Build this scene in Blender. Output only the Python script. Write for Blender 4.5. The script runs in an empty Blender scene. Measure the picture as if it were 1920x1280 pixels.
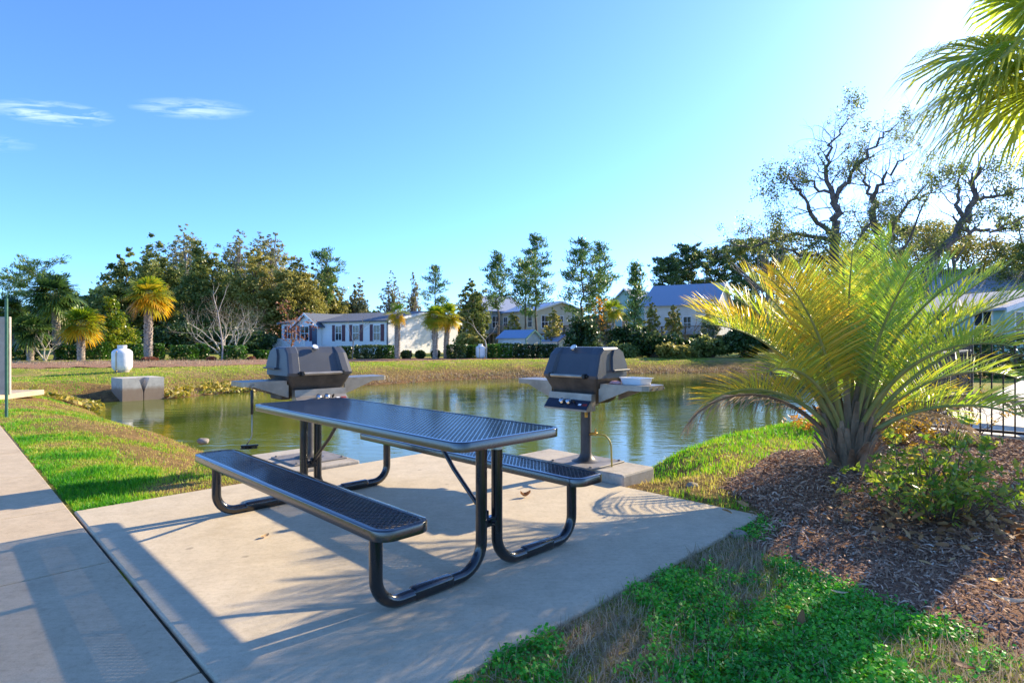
import bpy, bmesh, math
import numpy as np
from mathutils import Vector, Matrix
R = math.radians
rng = np.random.default_rng(7)
scene = bpy.context.scene
COL = scene.collection
CH = 1.239            # eye height of the photographer
F = 1088.0            # focal length in pixels of the 1920 wide photograph
S2 = math.sqrt(0.5)

def uv(u, v, z=0.0):              # paving axes -> world
    return (S2 * (u + v), S2 * (v - u), z)
def X(px, d): return (px - 960.0) / F * d
def Z(py, d): return CH + (640.0 - py) / F * d
def lin(h):
    h = h.lstrip('#'); c = [int(h[i:i+2], 16) / 255 for i in (0, 2, 4)]
    return tuple((x / 12.92 if x <= .04045 else ((x + .055) / 1.055) ** 2.4) for x in c) + (1.0,)

# ------------------------------------------------------------------ mesh helpers
class MB:
    def __init__(s): s.V = []; s.Fq = []; s.T = []; s.n = 0
    def add(s, V, Fs, t=None):
        V = np.asarray(V, dtype=np.float32).reshape(-1, 3)
        if isinstance(Fs, np.ndarray): s.Fq.append(Fs.astype(np.int32) + s.n)
        else:
            by = {}
            for f in Fs: by.setdefault(len(f), []).append(f)
            for k in by: s.Fq.append(np.array(by[k], dtype=np.int32) + s.n)
        if t is None: t = 0.5
        s.T.append(np.broadcast_to(np.asarray(t, dtype=np.float32), (len(V),)))
        s.V.append(V); s.n += len(V)
        return s
    def build(s, name, mat, parent=None, smooth=False, loc=None):
        me = bpy.data.meshes.new(name)
        V = np.concatenate(s.V); T = np.concatenate(s.T)
        me.vertices.add(len(V)); me.vertices.foreach_set('co', V.ravel())
        tot = np.concatenate([np.full(len(f), f.shape[1], np.int32) for f in s.Fq])
        idx = np.concatenate([f.ravel() for f in s.Fq])
        st = np.concatenate([[0], np.cumsum(tot)[:-1]]).astype(np.int32)
        me.loops.add(len(idx)); me.loops.foreach_set('vertex_index', idx)
        me.polygons.add(len(tot)); me.polygons.foreach_set('loop_start', st)
        me.polygons.foreach_set('loop_total', tot)
        me.polygons.foreach_set('use_smooth', np.full(len(tot), bool(smooth)))
        a = me.attributes.new('tint', 'FLOAT', 'POINT'); a.data.foreach_set('value', np.ascontiguousarray(T))
        me.update(calc_edges=True); me.validate()
        me.materials.append(mat)
        o = bpy.data.objects.new(name, me); COL.objects.link(o)
        if parent: o.parent = parent
        if loc is not None: o.location = loc
        if smooth == 'auto':
            try: me.set_sharp_from_angle(angle=R(38))
            except Exception: pass
        return o

def tag(o, label=None, cat=None, group=None, kind=None):
    if label: o['label'] = label
    if cat: o['category'] = cat
    if group: o['group'] = group
    if kind: o['kind'] = kind
    return o
def thing(name, label, cat, loc=(0, 0, 0), rz=0.0, group=None):
    o = bpy.data.objects.new(name, None); COL.objects.link(o)
    o.location = loc; o.rotation_euler = (0, 0, rz); o.empty_display_size = .2
    return tag(o, label, cat, group)

def box(mb, c, s, rz=0.0, bev=0.0, t=.5, seg=1):
    bm = bmesh.new(); bmesh.ops.create_cube(bm, size=1.0)
    bmesh.ops.scale(bm, vec=s, verts=bm.verts)
    if bev: bmesh.ops.bevel(bm, geom=list(bm.edges), offset=bev, segments=seg, affect='EDGES', profile=.5)
    m = Matrix.Translation(c) @ Matrix.Rotation(rz, 4, 'Z')
    bm.verts.index_update()
    V = [m @ v.co for v in bm.verts]; Fs = [[v.index for v in f.verts] for f in bm.faces]
    bm.free(); mb.add(V, Fs, t)
    return mb
def frame_of(path):
    P = np.asarray(path, float); T = np.gradient(P, axis=0)
    T /= np.linalg.norm(T, axis=1)[:, None] + 1e-9
    up = np.array([0, 0, 1.0]) if abs(T[0, 2]) < .9 else np.array([0, 1.0, 0])
    N = np.zeros_like(P)
    n = np.cross(up, T[0]); n /= np.linalg.norm(n)
    for i in range(len(P)):
        n = n - T[i] * np.dot(n, T[i]); n /= np.linalg.norm(n) + 1e-9; N[i] = n
    return P, T, N, np.cross(T, N)
def tube(mb, path, r, n=10, caps=True, t=.5, flat=None):
    P, T, N, B = frame_of(path)
    r = np.broadcast_to(np.asarray(r, float), (len(P),))
    a = np.linspace(0, 2 * math.pi, n, endpoint=False)
    rb = r if flat is None else r * np.asarray(flat)
    V = P[:, None, :] + N[:, None, :] * (np.cos(a)[None, :, None] * r[:, None, None]) + B[:, None, :] * (np.sin(a)[None, :, None] * rb[:, None, None])
    k = len(P); i = np.arange(k - 1)[:, None] * n; j = np.arange(n)[None, :]; j2 = (j + 1) % n
    Q = np.stack([i + j, i + j2, i + n + j2, i + n + j], -1).reshape(-1, 4)
    tv = np.broadcast_to(np.asarray(t, np.float32), (k * n,)) if np.ndim(t) == 0 else np.repeat(t, n)
    Fs = [Q]
    mb.add(V.reshape(-1, 3), Q, tv)
    if caps:
        base = mb.n - k * n
        mb.Fq.append(np.array([[base + x for x in range(n)][::-1]], np.int32))
        mb.Fq.append(np.array([[base + (k - 1) * n + x for x in range(n)]], np.int32))
    return mb
def lathe(mb, prof, n=24, c=(0, 0, 0), t=.5, caps=True):
    a = np.linspace(0, 2 * math.pi, n, endpoint=False); k = len(prof)
    V = np.array([[c[0] + r * math.cos(q), c[1] + r * math.sin(q), c[2] + z] for r, z in prof for q in a])
    Fs = [[i * n + j, i * n + (j + 1) % n, (i + 1) * n + (j + 1) % n, (i + 1) * n + j] for i in range(k - 1) for j in range(n)]
    if caps: Fs += [list(range(n))[::-1], [(k - 1) * n + j for j in range(n)]]
    return mb.add(V, Fs, t)
def prism(mb, poly, axis, a, b, t=.5):       # polygon (2D) extruded along an axis from a to b
    k = len(poly)
    def p3(p, w): return {'x': (w, p[0], p[1]), 'y': (p[0], w, p[1]), 'z': (p[0], p[1], w)}[axis]
    V = [p3(p, a) for p in poly] + [p3(p, b) for p in poly]
    Fs = [[i, (i + 1) % k, k + (i + 1) % k, k + i] for i in range(k)] + [list(range(k))[::-1], list(range(k, 2 * k))]
    return mb.add(V, Fs, t)
def loft(mb, rings, t=.5, caps=True):
    n = len(rings[0]); V = np.array(rings).reshape(-1, 3); k = len(rings)
    Fs = [[i * n + j, i * n + (j + 1) % n, (i + 1) * n + (j + 1) % n, (i + 1) * n + j] for i in range(k - 1) for j in range(n)]
    if caps: Fs += [list(range(n))[::-1], [(k - 1) * n + j for j in range(n)]]
    return mb.add(V, Fs, t)
def rrect(a, b, r, z, k=8):
    P = []
    for cx, cy, s in ((a - r, b - r, 0), (-a + r, b - r, 90), (-a + r, -b + r, 180), (a - r, -b + r, 270)):
        for i in range(k + 1):
            q = R(s + 90 * i / k); P.append((cx + r * math.cos(q), cy + r * math.sin(q), z))
    return P
def arc(c, r, a0, a1, k=8):
    return [(c[0] + r * math.cos(R(a0 + (a1 - a0) * i / k)), c[1] + r * math.sin(R(a0 + (a1 - a0) * i / k))) for i in range(k + 1)]

def vnoise(x, y, s=0):
    x = np.asarray(x, float); y = np.asarray(y, float)
    xi = np.floor(x).astype(np.int64); yi = np.floor(y).astype(np.int64); fx = x - xi; fy = y - yi
    fx = fx * fx * (3 - 2 * fx); fy = fy * fy * (3 - 2 * fy)
    def h(a, b):
        n = (a * 374761393 + b * 668265263 + s * 1442695041) & 0xffffffff
        n = ((n ^ (n >> 13)) * 1274126177) & 0xffffffff
        return ((n ^ (n >> 16)) & 0xffff) / 65535.0
    return (h(xi, yi) * (1 - fx) + h(xi + 1, yi) * fx) * (1 - fy) + (h(xi, yi + 1) * (1 - fx) + h(xi + 1, yi + 1) * fx) * fy
def fbm(x, y, s=0, o=3):
    t = 0; a = .5; w = 0
    for i in range(o): t = t + a * vnoise(x * 2 ** i, y * 2 ** i, s + i); w += a; a *= .5
    return t / w

# ------------------------------------------------------------------ materials
def nodes(name):
    m = bpy.data.materials.new(name); m.use_nodes = True
    nt = m.node_tree; b = nt.nodes['Principled BSDF']
    return m, nt, b
def L(nt, a, b): nt.links.new(a, b)
def nz(nt, scale, detail=4, rough=.55, vec=None, stretch=None):
    n = nt.nodes.new('ShaderNodeTexNoise'); n.inputs['Scale'].default_value = scale
    n.inputs['Detail'].default_value = detail; n.inputs['Roughness'].default_value = rough
    tc = nt.nodes.new('ShaderNodeTexCoord')
    out = tc.outputs['Object']
    if stretch:
        mp = nt.nodes.new('ShaderNodeMapping'); mp.inputs['Scale'].default_value = stretch
        L(nt, out, mp.inputs['Vector']); out = mp.outputs['Vector']
    L(nt, out, n.inputs['Vector'])
    return n
def ramp(nt, fac, stops):
    r = nt.nodes.new('ShaderNodeValToRGB'); e = r.color_ramp.elements
    while len(e) < len(stops): e.new(.5)
    for i, (p, c) in enumerate(stops): e[i].position = p; e[i].color = c
    L(nt, fac, r.inputs['Fac']); return r
def mixc(nt, fac, a, b, mode='MIX'):
    m = nt.nodes.new('ShaderNodeMix'); m.data_type = 'RGBA'; m.blend_type = mode
    for s, v in ((m.inputs[0], fac), (m.inputs[6], a), (m.inputs[7], b)):
        if isinstance(v, (float, int)): s.default_value = v
        elif isinstance(v, tuple): s.default_value = v
        else: L(nt, v, s)
    return m.outputs[2]
def bump(nt, b, h, strength=.3, dist=.01):
    n = nt.nodes.new('ShaderNodeBump'); n.inputs['Strength'].default_value = strength; n.inputs['Distance'].default_value = dist
    L(nt, h, n.inputs['Height']); L(nt, n.outputs['Normal'], b.inputs['Normal'])
def pm(name, c1, c2=None, scale=6.0, rough=.6, metal=0.0, bmp=0.0, bscale=None, bdist=.004, stretch=None, spec=.5, rvar=0.0, lo=.35, hi=.65, coat=0.0):
    m, nt, b = nodes(name)
    if coat: b.inputs['Coat Weight'].default_value = coat; b.inputs['Coat Roughness'].default_value = .12
    c2 = c2 or c1
    n = nz(nt, scale, 5, .6, stretch=stretch)
    r = ramp(nt, n.outputs['Fac'], [(lo, lin(c1)), (hi, lin(c2))])
    L(nt, r.outputs['Color'], b.inputs['Base Color'])
    b.inputs['Roughness'].default_value = rough; b.inputs['Metallic'].default_value = metal
    b.inputs['Specular IOR Level'].default_value = spec
    if rvar:
        mr = nt.nodes.new('ShaderNodeMapRange'); mr.inputs['To Min'].default_value = rough - rvar; mr.inputs['To Max'].default_value = rough + rvar
        n3 = nz(nt, scale * 3, 3); L(nt, n3.outputs['Fac'], mr.inputs['Value']); L(nt, mr.outputs['Result'], b.inputs['Roughness'])
    if bmp:
        n2 = nz(nt, bscale or scale * 4, 5, .6); bump(nt, b, n2.outputs['Fac'], bmp, bdist)
    return m
def leafm(name, cols, transl=.35, rough=.45, tcol=None, spec=.4):
    """leaf: colours by each leaf's own tint, light passes through"""
    m, nt, b = nodes(name)
    at = nt.nodes.new('ShaderNodeAttribute'); at.attribute_name = 'tint'
    k = len(cols)
    r = ramp(nt, at.outputs['Fac'], [(i / (k - 1), lin(c)) for i, c in enumerate(cols)])
    L(nt, r.outputs['Color'], b.inputs['Base Color']); b.inputs['Roughness'].default_value = rough
    b.inputs['Specular IOR Level'].default_value = spec
    if transl:
        tr = nt.nodes.new('ShaderNodeBsdfTranslucent')
        if tcol:
            r2 = ramp(nt, at.outputs['Fac'], [(i / (len(tcol) - 1), lin(c)) for i, c in enumerate(tcol)]); L(nt, r2.outputs['Color'], tr.inputs['Color'])
        else: L(nt, r.outputs['Color'], tr.inputs['Color'])
        mx = nt.nodes.new('ShaderNodeMixShader'); mx.inputs[0].default_value = transl
        out = nt.nodes['Material Output']
        L(nt, b.outputs[0], mx.inputs[1]); L(nt, tr.outputs[0], mx.inputs[2]); L(nt, mx.outputs[0], out.inputs['Surface'])
    return m

def concrete(name, c1, c2, c3, dirt=.5, spots=0.0, wet=None):
    m, nt, b = nodes(name)
    big = nz(nt, .9, 4, .6); mid = nz(nt, 7, 6, .65); fine = nz(nt, 260, 3, .6)
    st = nz(nt, 2.2, 5, .7); sp_ = nz(nt, 38, 4, .7); bm_ = nz(nt, 60, 3, .6, stretch=(.12, 1, 1))
    r = ramp(nt, big.outputs['Fac'], [(.3, lin(c1)), (.7, lin(c2))])
    r2 = ramp(nt, mid.outputs['Fac'], [(.3, (.80, .80, .80, 1)), (.7, (1.06, 1.06, 1.06, 1))])
    a = mixc(nt, .75, r.outputs['Color'], r2.outputs['Color'], 'MULTIPLY')
    r3 = ramp(nt, fine.outputs['Fac'], [(.32, (.72, .70, .66, 1)), (.5, (1, 1, 1, 1)), (.75, (1.1, 1.1, 1.1, 1))])
    a = mixc(nt, .8, a, r3.outputs['Color'], 'MULTIPLY')
    r5 = ramp(nt, sp_.outputs['Fac'], [(.25, (.80, .78, .75, 1)), (.48, (1, 1, 1, 1)), (.75, (1.07, 1.07, 1.07, 1))]); a = mixc(nt, .9, a, r5.outputs['Color'], 'MULTIPLY')
    r6 = ramp(nt, bm_.outputs['Fac'], [(.3, (.93, .93, .92, 1)), (.7, (1.04, 1.04, 1.04, 1))]); a = mixc(nt, .8, a, r6.outputs['Color'], 'MULTIPLY')
    r4 = ramp(nt, st.outputs['Fac'], [(.56, (0, 0, 0, 1)), (.74, (1, 1, 1, 1))])
    fm = nt.nodes.new('ShaderNodeMath'); fm.operation = 'MULTIPLY'; fm.inputs[1].default_value = dirt
    L(nt, r4.outputs['Color'], fm.inputs[0])
    a = mixc(nt, fm.outputs[0], a, lin(c3))
    if spots:                                   # old gum and drip spots
        vo = nt.nodes.new('ShaderNodeTexVoronoi'); vo.inputs['Scale'].default_value = 2.3; tcv = nt.nodes.new('ShaderNodeTexCoord')
        dn_ = nz(nt, 14, 3, .6); mxv = nt.nodes.new('ShaderNodeMix'); mxv.data_type = 'VECTOR'; mxv.inputs[0].default_value = .03
        L(nt, tcv.outputs['Object'], mxv.inputs[4]); L(nt, dn_.outputs['Color'], mxv.inputs[5]); L(nt, mxv.outputs[1], vo.inputs['Vector'])
        rv = ramp(nt, vo.outputs['Distance'], [(.035, (spots, spots, spots, 1)), (.06, (0, 0, 0, 1))]); a = mixc(nt, rv.outputs['Color'], a, lin('#6B5F50'))
    if wet:                                     # brown stain left by the pond up to a ragged line
        tcw = nt.nodes.new('ShaderNodeTexCoord'); sw = nt.nodes.new('ShaderNodeSeparateXYZ'); L(nt, tcw.outputs['Object'], sw.inputs[0])
        nw = nz(nt, 5, 5, .7); mw = nt.nodes.new('ShaderNodeMath'); mw.operation = 'MULTIPLY_ADD'; mw.inputs[1].default_value = -.22; L(nt, nw.outputs['Fac'], mw.inputs[0]); L(nt, sw.outputs['Z'], mw.inputs[2])
        rw = ramp(nt, mw.outputs[0], [(wet - .08, (.75, .75, .75, 1)), (wet + .03, (0, 0, 0, 1))]); a = mixc(nt, rw.outputs['Color'], a, lin('#86694C'))
    L(nt, a, b.inputs['Base Color']); b.inputs['Roughness'].default_value = .85; b.inputs['Specular IOR Level'].default_value = .25
    br = nz(nt, 90, 5, .65, stretch=(1, .25, 1)); bump(nt, b, br.outputs['Fac'], .25, .003)
    return m

M = {}
M['patio'] = concrete('patio_concrete', '#C3B396', '#CFC0A5', '#A89678', .4, .45)
M['walk'] = concrete('walk_concrete', '#BDA98B', '#C9B79A', '#9C8870', .5, .8)
M['deck'] = concrete('deck_concrete', '#D8CFC0', '#E4DCCF', '#BDB2A2', .3)
M['block'] = concrete('block_concrete', '#A9A195', '#C2BAAC', '#6E675C', .85)
M['headwall'] = concrete('headwall_concrete', '#B5AEA2', '#CFC8BA', '#6E675C', .9, 0, .40)
M['groove'] = pm('groove_dirt', '#3B352C', '#57503F', 30, .95)
M['coat'] = pm('black_coating', '#0C0E13', '#151921', 14, .24, bmp=.06, bscale=120, bdist=.001, rvar=.06, spec=.9, coat=.8)
M['coatleg'] = pm('black_powder_coat', '#0E0F12', '#18191D', 9, .25, bmp=.04, bscale=60, bdist=.001, rvar=.07, spec=.6, coat=.5)
M['sticker'] = pm('foil_sticker', '#B9C2C0', '#DDE3E0', 60, .35, .4)
M['lid'] = pm('grill_cast_lid', '#3C4046', '#464A51', 3, .40, bmp=.08, bscale=300, bdist=.0008, rvar=.05)
M['firebox'] = pm('grill_firebox', '#2A2724', '#4A423A', 9, .6, bmp=.25, bscale=180, bdist=.001)
M['post'] = pm('grill_post_paint', '#3A3633', '#4A4541', 12, .5, rvar=.1, bmp=.1, bscale=90, bdist=.001)
M['steel'] = pm('stainless_steel', '#8A847B', '#A8A196', 5, .45, .8, stretch=(1, 14, 1), rvar=.08)
M['steeldark'] = pm('dark_panel', '#191C28', '#23273A', 20, .4)
M['chrome'] = pm('chrome', '#C9C9C6', '#E3E3E0', 5, .16, 1.0)
M['white'] = pm('white_plastic', '#E6E6E6', '#F0F0F0', 5, .35)
M['dial'] = pm('dial_face', '#D9D9D2', '#EDEDE8', 5, .4)
M['black'] = pm('black_plastic', '#101010', '#1B1B1B', 20, .45)
M['red'] = pm('red_sticker', '#7A1D1A', '#9A2A22', 30, .5)
M['pink'] = pm('pink_cloth', '#D08A86', '#E0A7A0', 60, .9)
M['hose'] = pm('yellow_hose', '#A8923C', '#BDA650', 15, .5)
M['brass'] = pm('brass', '#A8823B', '#C79F52', 20, .35, .9)
M['plate'] = pm('base_plate_paint', '#67635F', '#87827C', 8, .6, bmp=.1, bscale=80)
M['tank'] = pm('tank_paint', '#DAD9D6', '#EDEBE8', 4, .4, rvar=.1)
M['tankdirt'] = pm('tank_foot', '#8B7F70', '#B0A697', 12, .7)
M['signpanel'] = pm('sign_back', '#A89C8C', '#BBAF9F', 6, .6)
M['signpost'] = pm('green_post', '#2B5A45', '#3A6B52', 15, .5)
M['fence'] = pm('black_fence_metal', '#0F0F10', '#1A1A1C', 15, .4)
M['tanmetal'] = pm('tan_frame', '#A98D68', '#BFA37C', 15, .45)
M['sling'] = pm('dark_sling', '#1B1E27', '#272B36', 80, .8)
M['bark'] = pm('bark', '#4A3D31', '#6E5F50', 9, .9, bmp=.7, bscale=24, bdist=.03, stretch=(1, 1, .3))
M['barkgrey'] = pm('bark_grey', '#6B625A', '#8E857B', 8, .9, bmp=.7, bscale=20, bdist=.03, stretch=(1, 1, .3))
M['barkpale'] = pm('bark_pale', '#A49A8C', '#C9C0B2', 7, .85, bmp=.3, bscale=20, bdist=.01)
M['barkdead'] = pm('bark_dead', '#4E4641', '#7B7068', 5, .9, bmp=.7, bscale=14, bdist=.05)
M['barkred'] = pm('bark_russet', '#7C5A45', '#9C7A60', 8, .9, bmp=.4, bscale=20, bdist=.01)
M['palmtrunk'] = pm('palm_trunk', '#6F6256', '#B3A595', 7, .95, bmp=.8, bscale=14, bdist=.04)
M['boot'] = pm('palm_boots', '#8E8173', '#C3B7A6', 5, .95, bmp=.5, bscale=30, bdist=.02)
M['bootbrown'] = pm('leaf_bases', '#66543F', '#9C866C', 9, .95, bmp=.7, bscale=40, bdist=.01, stretch=(1, 1, .2))
M['stem'] = pm('woody_stem', '#5A4A38', '#7C6A52', 20, .9)

M['oak'] = leafm('oak_leaves', ['#43572A', '#62743A', '#8A9249', '#ABAC60'], .42)
M['olive'] = leafm('olive_leaves', ['#666C34', '#8C8C40', '#AFA554', '#C8BA6C'], .45)
M['sparse'] = leafm('sparse_leaves', ['#66704C', '#848858', '#A09C68', '#B8B084'], .45)
M['pine'] = leafm('pine_needles', ['#35552F', '#4D7239', '#708F45', '#97AA58'], .35)
M['pinefar'] = leafm('far_pine_needles', ['#2C4428', '#426034', '#59743E', '#74884E'], .25)
M['magnolia'] = leafm('magnolia_leaves', ['#2C4A12', '#5F7F18', '#96A024', '#C0AF3C'], .35, .25)
M['hedge'] = leafm('hedge_leaves', ['#1C3512', '#355A19', '#4F7C22', '#76A035'], .3, .35)
M['hedgedark'] = leafm('dark_hedge_leaves', ['#172A12', '#2A441A', '#46602A', '#7C8658'], .25, .4)
M['russet'] = leafm('russet_leaves', ['#6B3A2C', '#8A5138', '#A36B48', '#B58A62'], .3)
M['fan'] = leafm('fan_palm_leaves', ['#35501C', '#64832A', '#A2A62F', '#D39A22'], .5, .4, ['#5F8A1B', '#A9B926', '#E0BB2B', '#F0A51C'])
M['fandark'] = leafm('dark_fan_palm_leaves', ['#223B1E', '#3C5A2A', '#6F8A38', '#B0A43A'], .4, .4)
M['fannear'] = leafm('near_fan_leaves', ['#566E34', '#768C44', '#98A650', '#BDB65A'], .55, .36, ['#92B02A', '#B6C836', '#D4D64A', '#E6D25A'])
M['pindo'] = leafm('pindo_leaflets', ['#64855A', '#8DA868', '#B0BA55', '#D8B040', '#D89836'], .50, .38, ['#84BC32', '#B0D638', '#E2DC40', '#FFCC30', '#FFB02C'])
M['pindodry'] = leafm('dry_leaflets', ['#6F5D4A', '#8E7A62', '#A9957D', '#C0AA8C'], .25, .8)
M['rachis'] = pm('rachis', '#7F8A4A', '#A39A5E', 6, .5)
M['rachisdry'] = pm('dry_rachis', '#6E5440', '#93745A', 10, .8)
M['azalea'] = leafm('azalea_leaves', ['#3A5A22', '#5E8230', '#8FA344', '#B87E44'], .42, .35, ['#6A9A26', '#9CC432', '#CCCE44', '#D99444'])
M['yellowleaf'] = leafm('yellow_leaves', ['#A88A2A', '#C7A22E', '#DDB33A', '#D98B35'], .45, .5)
M['orangeleaf'] = leafm('orange_leaves', ['#9A7A2A', '#D0902E', '#E0A63C', '#C8603A'], .45, .5)
M['grass'] = leafm('grass_blades', ['#2F7412', '#579E1C', '#93B030', '#C2AE5E', '#B4965F'], .42, .5, ['#4FA815', '#86C81F', '#B9C62E', '#CDBB66', '#B89C6A'])
M['clover'] = leafm('clover_leaves', ['#2E8A2C', '#46AC34', '#70C440', '#A6D455'], .42, .45, ['#35A020', '#5CC52A', '#8FDB36', '#BDE24A'])
M['straw'] = leafm('dry_grass', ['#8A7860', '#AC987A', '#CDBA9A', '#9A7E68'], .3, .8)
M['chips'] = leafm('mulch_chips', ['#7E5E4A', '#A47F64', '#BF9A7E', '#D6B89C', '#F0E0CC'], 0, .9, spec=.2)
M['litter'] = leafm('leaf_litter', ['#7A5238', '#A87848', '#C79E6A', '#D9C09A'], .2, .7)
M['shoreplants'] = leafm('shore_plants', ['#6F7A24', '#A0972E', '#C9B24A', '#DAC98A'], .35, .5)
M['flower'] = leafm('yellow_petals', ['#E0C01A', '#F2DA22', '#F7E640'], .3, .6)

def siding(name, c, c2, pitch=.13):
    m, nt, b = nodes(name)
    tc = nt.nodes.new('ShaderNodeTexCoord'); sp = nt.nodes.new('ShaderNodeSeparateXYZ'); L(nt, tc.outputs['Object'], sp.inputs[0])
    mo = nt.nodes.new('ShaderNodeMath'); mo.operation = 'DIVIDE'; mo.inputs[1].default_value = pitch; L(nt, sp.outputs['Z'], mo.inputs[0])
    fr = nt.nodes.new('ShaderNodeMath'); fr.operation = 'FRACT'; L(nt, mo.outputs[0], fr.inputs[0])
    n = nz(nt, 1.5, 4); r = ramp(nt, n.outputs['Fac'], [(.3, lin(c)), (.7, lin(c2))])
    L(nt, r.outputs['Color'], b.inputs['Base Color']); b.inputs['Roughness'].default_value = .55
    bump(nt, b, fr.outputs[0], .9, .03)
    return m
M['sid_white'] = siding('white_siding', '#EFEDEC', '#F5F3F1')
M['sid_cream'] = siding('cream_siding', '#C6BFAA', '#D2CCB9')
M['sid_grey'] = siding('grey_siding', '#8F9794', '#A3AAA6')
M['sid_aqua'] = siding('aqua_siding', '#8CB5AE', '#A4C9C2')
M['sid_sage'] = siding('sage_siding', '#9FA68E', '#B2B8A0')
M['sid_pale'] = siding('pale_siding', '#CFCDC8', '#DDDBD6')
def roofm(name, c, c2, metal=0.0, rough=.8):
    m, nt, b = nodes(name)
    n = nz(nt, 18, 5, .7); r = ramp(nt, n.outputs['Fac'], [(.3, lin(c)), (.7, lin(c2))])
    L(nt, r.outputs['Color'], b.inputs['Base Color']); b.inputs['Roughness'].default_value = rough
    n2 = nz(nt, 30, 3, stretch=(1, 1, 4)); bump(nt, b, n2.outputs['Fac'], .4, .02)
    return m
M['shingle'] = roofm('grey_shingles', '#4E5560', '#656D78')
M['shingleb'] = roofm('blue_grey_shingles', '#8590A2', '#9CA8B8')
M['tinroof'] = roofm('tin_roof', '#6E88A8', '#8AA3C0', .3, .45)
M['trim'] = pm('white_trim', '#DCDCDC', '#E8E8E6', 3, .5)
M['tealtrim'] = pm('teal_trim', '#1E6A62', '#2A7C72', 6, .5)
M['burgundy'] = pm('burgundy_shutter', '#4A1626', '#5C1F30', 10, .5)
M['glass'] = pm('window_glass', '#1D242C', '#2C3640', 2, .08, spec=.8)
M['deckwood'] = pm('deck_wood', '#5A4C3E', '#7D6C58', 8, .85, stretch=(1, 1, 5))
M['doorm'] = pm('door_paint', '#3E4A5C', '#4C596D', 6, .4)
M['rock'] = pm('rock', '#7E7468', '#A89C8C', 5, .9, bmp=.8, bscale=12, bdist=.03)
M['rockbrown'] = pm('brown_rock', '#5C4230', '#7A5A40', 6, .95, bmp=.8, bscale=25, bdist=.02)
M['rockblue'] = pm('blue_rock', '#6A7A82', '#93A0A5', 6, .9, bmp=.8, bscale=12, bdist=.03)
# ------------------------------------------------------------------ camera, sun, sky
cam = bpy.data.cameras.new('camera'); co = bpy.data.objects.new('camera', cam); COL.objects.link(co)
cam.sensor_width = 36; cam.lens = F / 1920 * 36; cam.clip_end = 2000; cam.clip_start = .05
co.location = (0, 0, CH); co.rotation_euler = (R(90), 0, 0); scene.camera = co
SUN_AZ, SUN_EL = 38.5, 24.0           # azimuth from +X towards +Y
sd = Vector((math.cos(R(SUN_AZ)) * math.cos(R(SUN_EL)), math.sin(R(SUN_AZ)) * math.cos(R(SUN_EL)), math.sin(R(SUN_EL))))
sl = bpy.data.lights.new('sun', 'SUN'); so = bpy.data.objects.new('sun', sl); COL.objects.link(so)
sl.energy = 3.2; sl.angle = R(.5); sl.color = (1, .83, .58)
so.rotation_euler = (-sd).to_track_quat('-Z', 'Y').to_euler()
w = bpy.data.worlds.new('World'); scene.world = w; w.use_nodes = True
nt = w.node_tree; bg = nt.nodes['Background']
sky = nt.nodes.new('ShaderNodeTexSky'); sky.sky_type = 'NISHITA'; sky.sun_disc = False
sky.sun_elevation = R(SUN_EL); sky.sun_rotation = R(90 - SUN_AZ)
sky.air_density = .74; sky.dust_density = .4; sky.ozone_density = 10.5; sky.altitude = 0
tc = nt.nodes.new('ShaderNodeTexCoord'); sep = nt.nodes.new('ShaderNodeSeparateXYZ'); L(nt, tc.outputs['Generated'], sep.inputs[0])
def mth(op, a, b=None, c=None):
    n = nt.nodes.new('ShaderNodeMath'); n.operation = op
    for i, v in enumerate((a, b, c)):
        if v is None: continue
        if isinstance(v, (int, float)): n.inputs[i].default_value = v
        else: L(nt, v, n.inputs[i])
    return n.outputs[0]
zc = mth('MAXIMUM', sep.outputs['Z'], .05)
cx = mth('DIVIDE', sep.outputs['X'], zc); cy = mth('DIVIDE', sep.outputs['Y'], zc)   # cirrus layer, plan coordinates
cmb = nt.nodes.new('ShaderNodeCombineXYZ'); L(nt, cx, cmb.inputs[0]); L(nt, cy, cmb.inputs[1])
mp = nt.nodes.new('ShaderNodeMapping'); mp.inputs['Scale'].default_value = (3.0, 9.0, 1); mp.inputs['Rotation'].default_value = (0, 0, R(12)); L(nt, cmb.outputs[0], mp.inputs['Vector'])
cn = nt.nodes.new('ShaderNodeTexNoise'); cn.inputs['Scale'].default_value = 1.6; cn.inputs['Detail'].default_value = 7; cn.inputs['Roughness'].default_value = .62; cn.inputs['Distortion'].default_value = .6
L(nt, mp.outputs[0], cn.inputs['Vector'])
tot = None
for (ax, ay, rx, ry, amp) in ((-2.02, 2.55, .26, .17, 1.0), (-1.38, 2.50, .27, .13, .7), (-2.75, 2.9, .35, .2, .4)):
    dx = mth('DIVIDE', mth('SUBTRACT', cx, ax), rx); dy = mth('DIVIDE', mth('SUBTRACT', cy, ay), ry)
    d2 = mth('ADD', mth('MULTIPLY', dx, dx), mth('MULTIPLY', dy, dy))
    g = mth('MULTIPLY', mth('MAXIMUM', mth('SUBTRACT', 1.0, d2), 0.0), amp)
    tot = g if tot is None else mth('ADD', tot, g)
cl = mth('MULTIPLY', mth('MAXIMUM', mth('SUBTRACT', cn.outputs['Fac'], .43), 0.0), 4.2)
cl = mth('MULTIPLY', mth('MINIMUM', cl, 1.0), tot)
cl = mth('MINIMUM', mth('MULTIPLY', cl, .20), .16)
hs = nt.nodes.new('ShaderNodeHueSaturation'); hs.inputs['Saturation'].default_value = .97; hs.inputs['Hue'].default_value = .499; L(nt, sky.outputs[0], hs.inputs['Color'])
skyc = mixc(nt, cl, hs.outputs['Color'], (9.0, 9.2, 9.6, 1))
L(nt, skyc, bg.inputs['Color']); bg.inputs['Strength'].default_value = .122
scene.view_settings.view_transform = 'Standard'; scene.view_settings.look = 'None'
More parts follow.
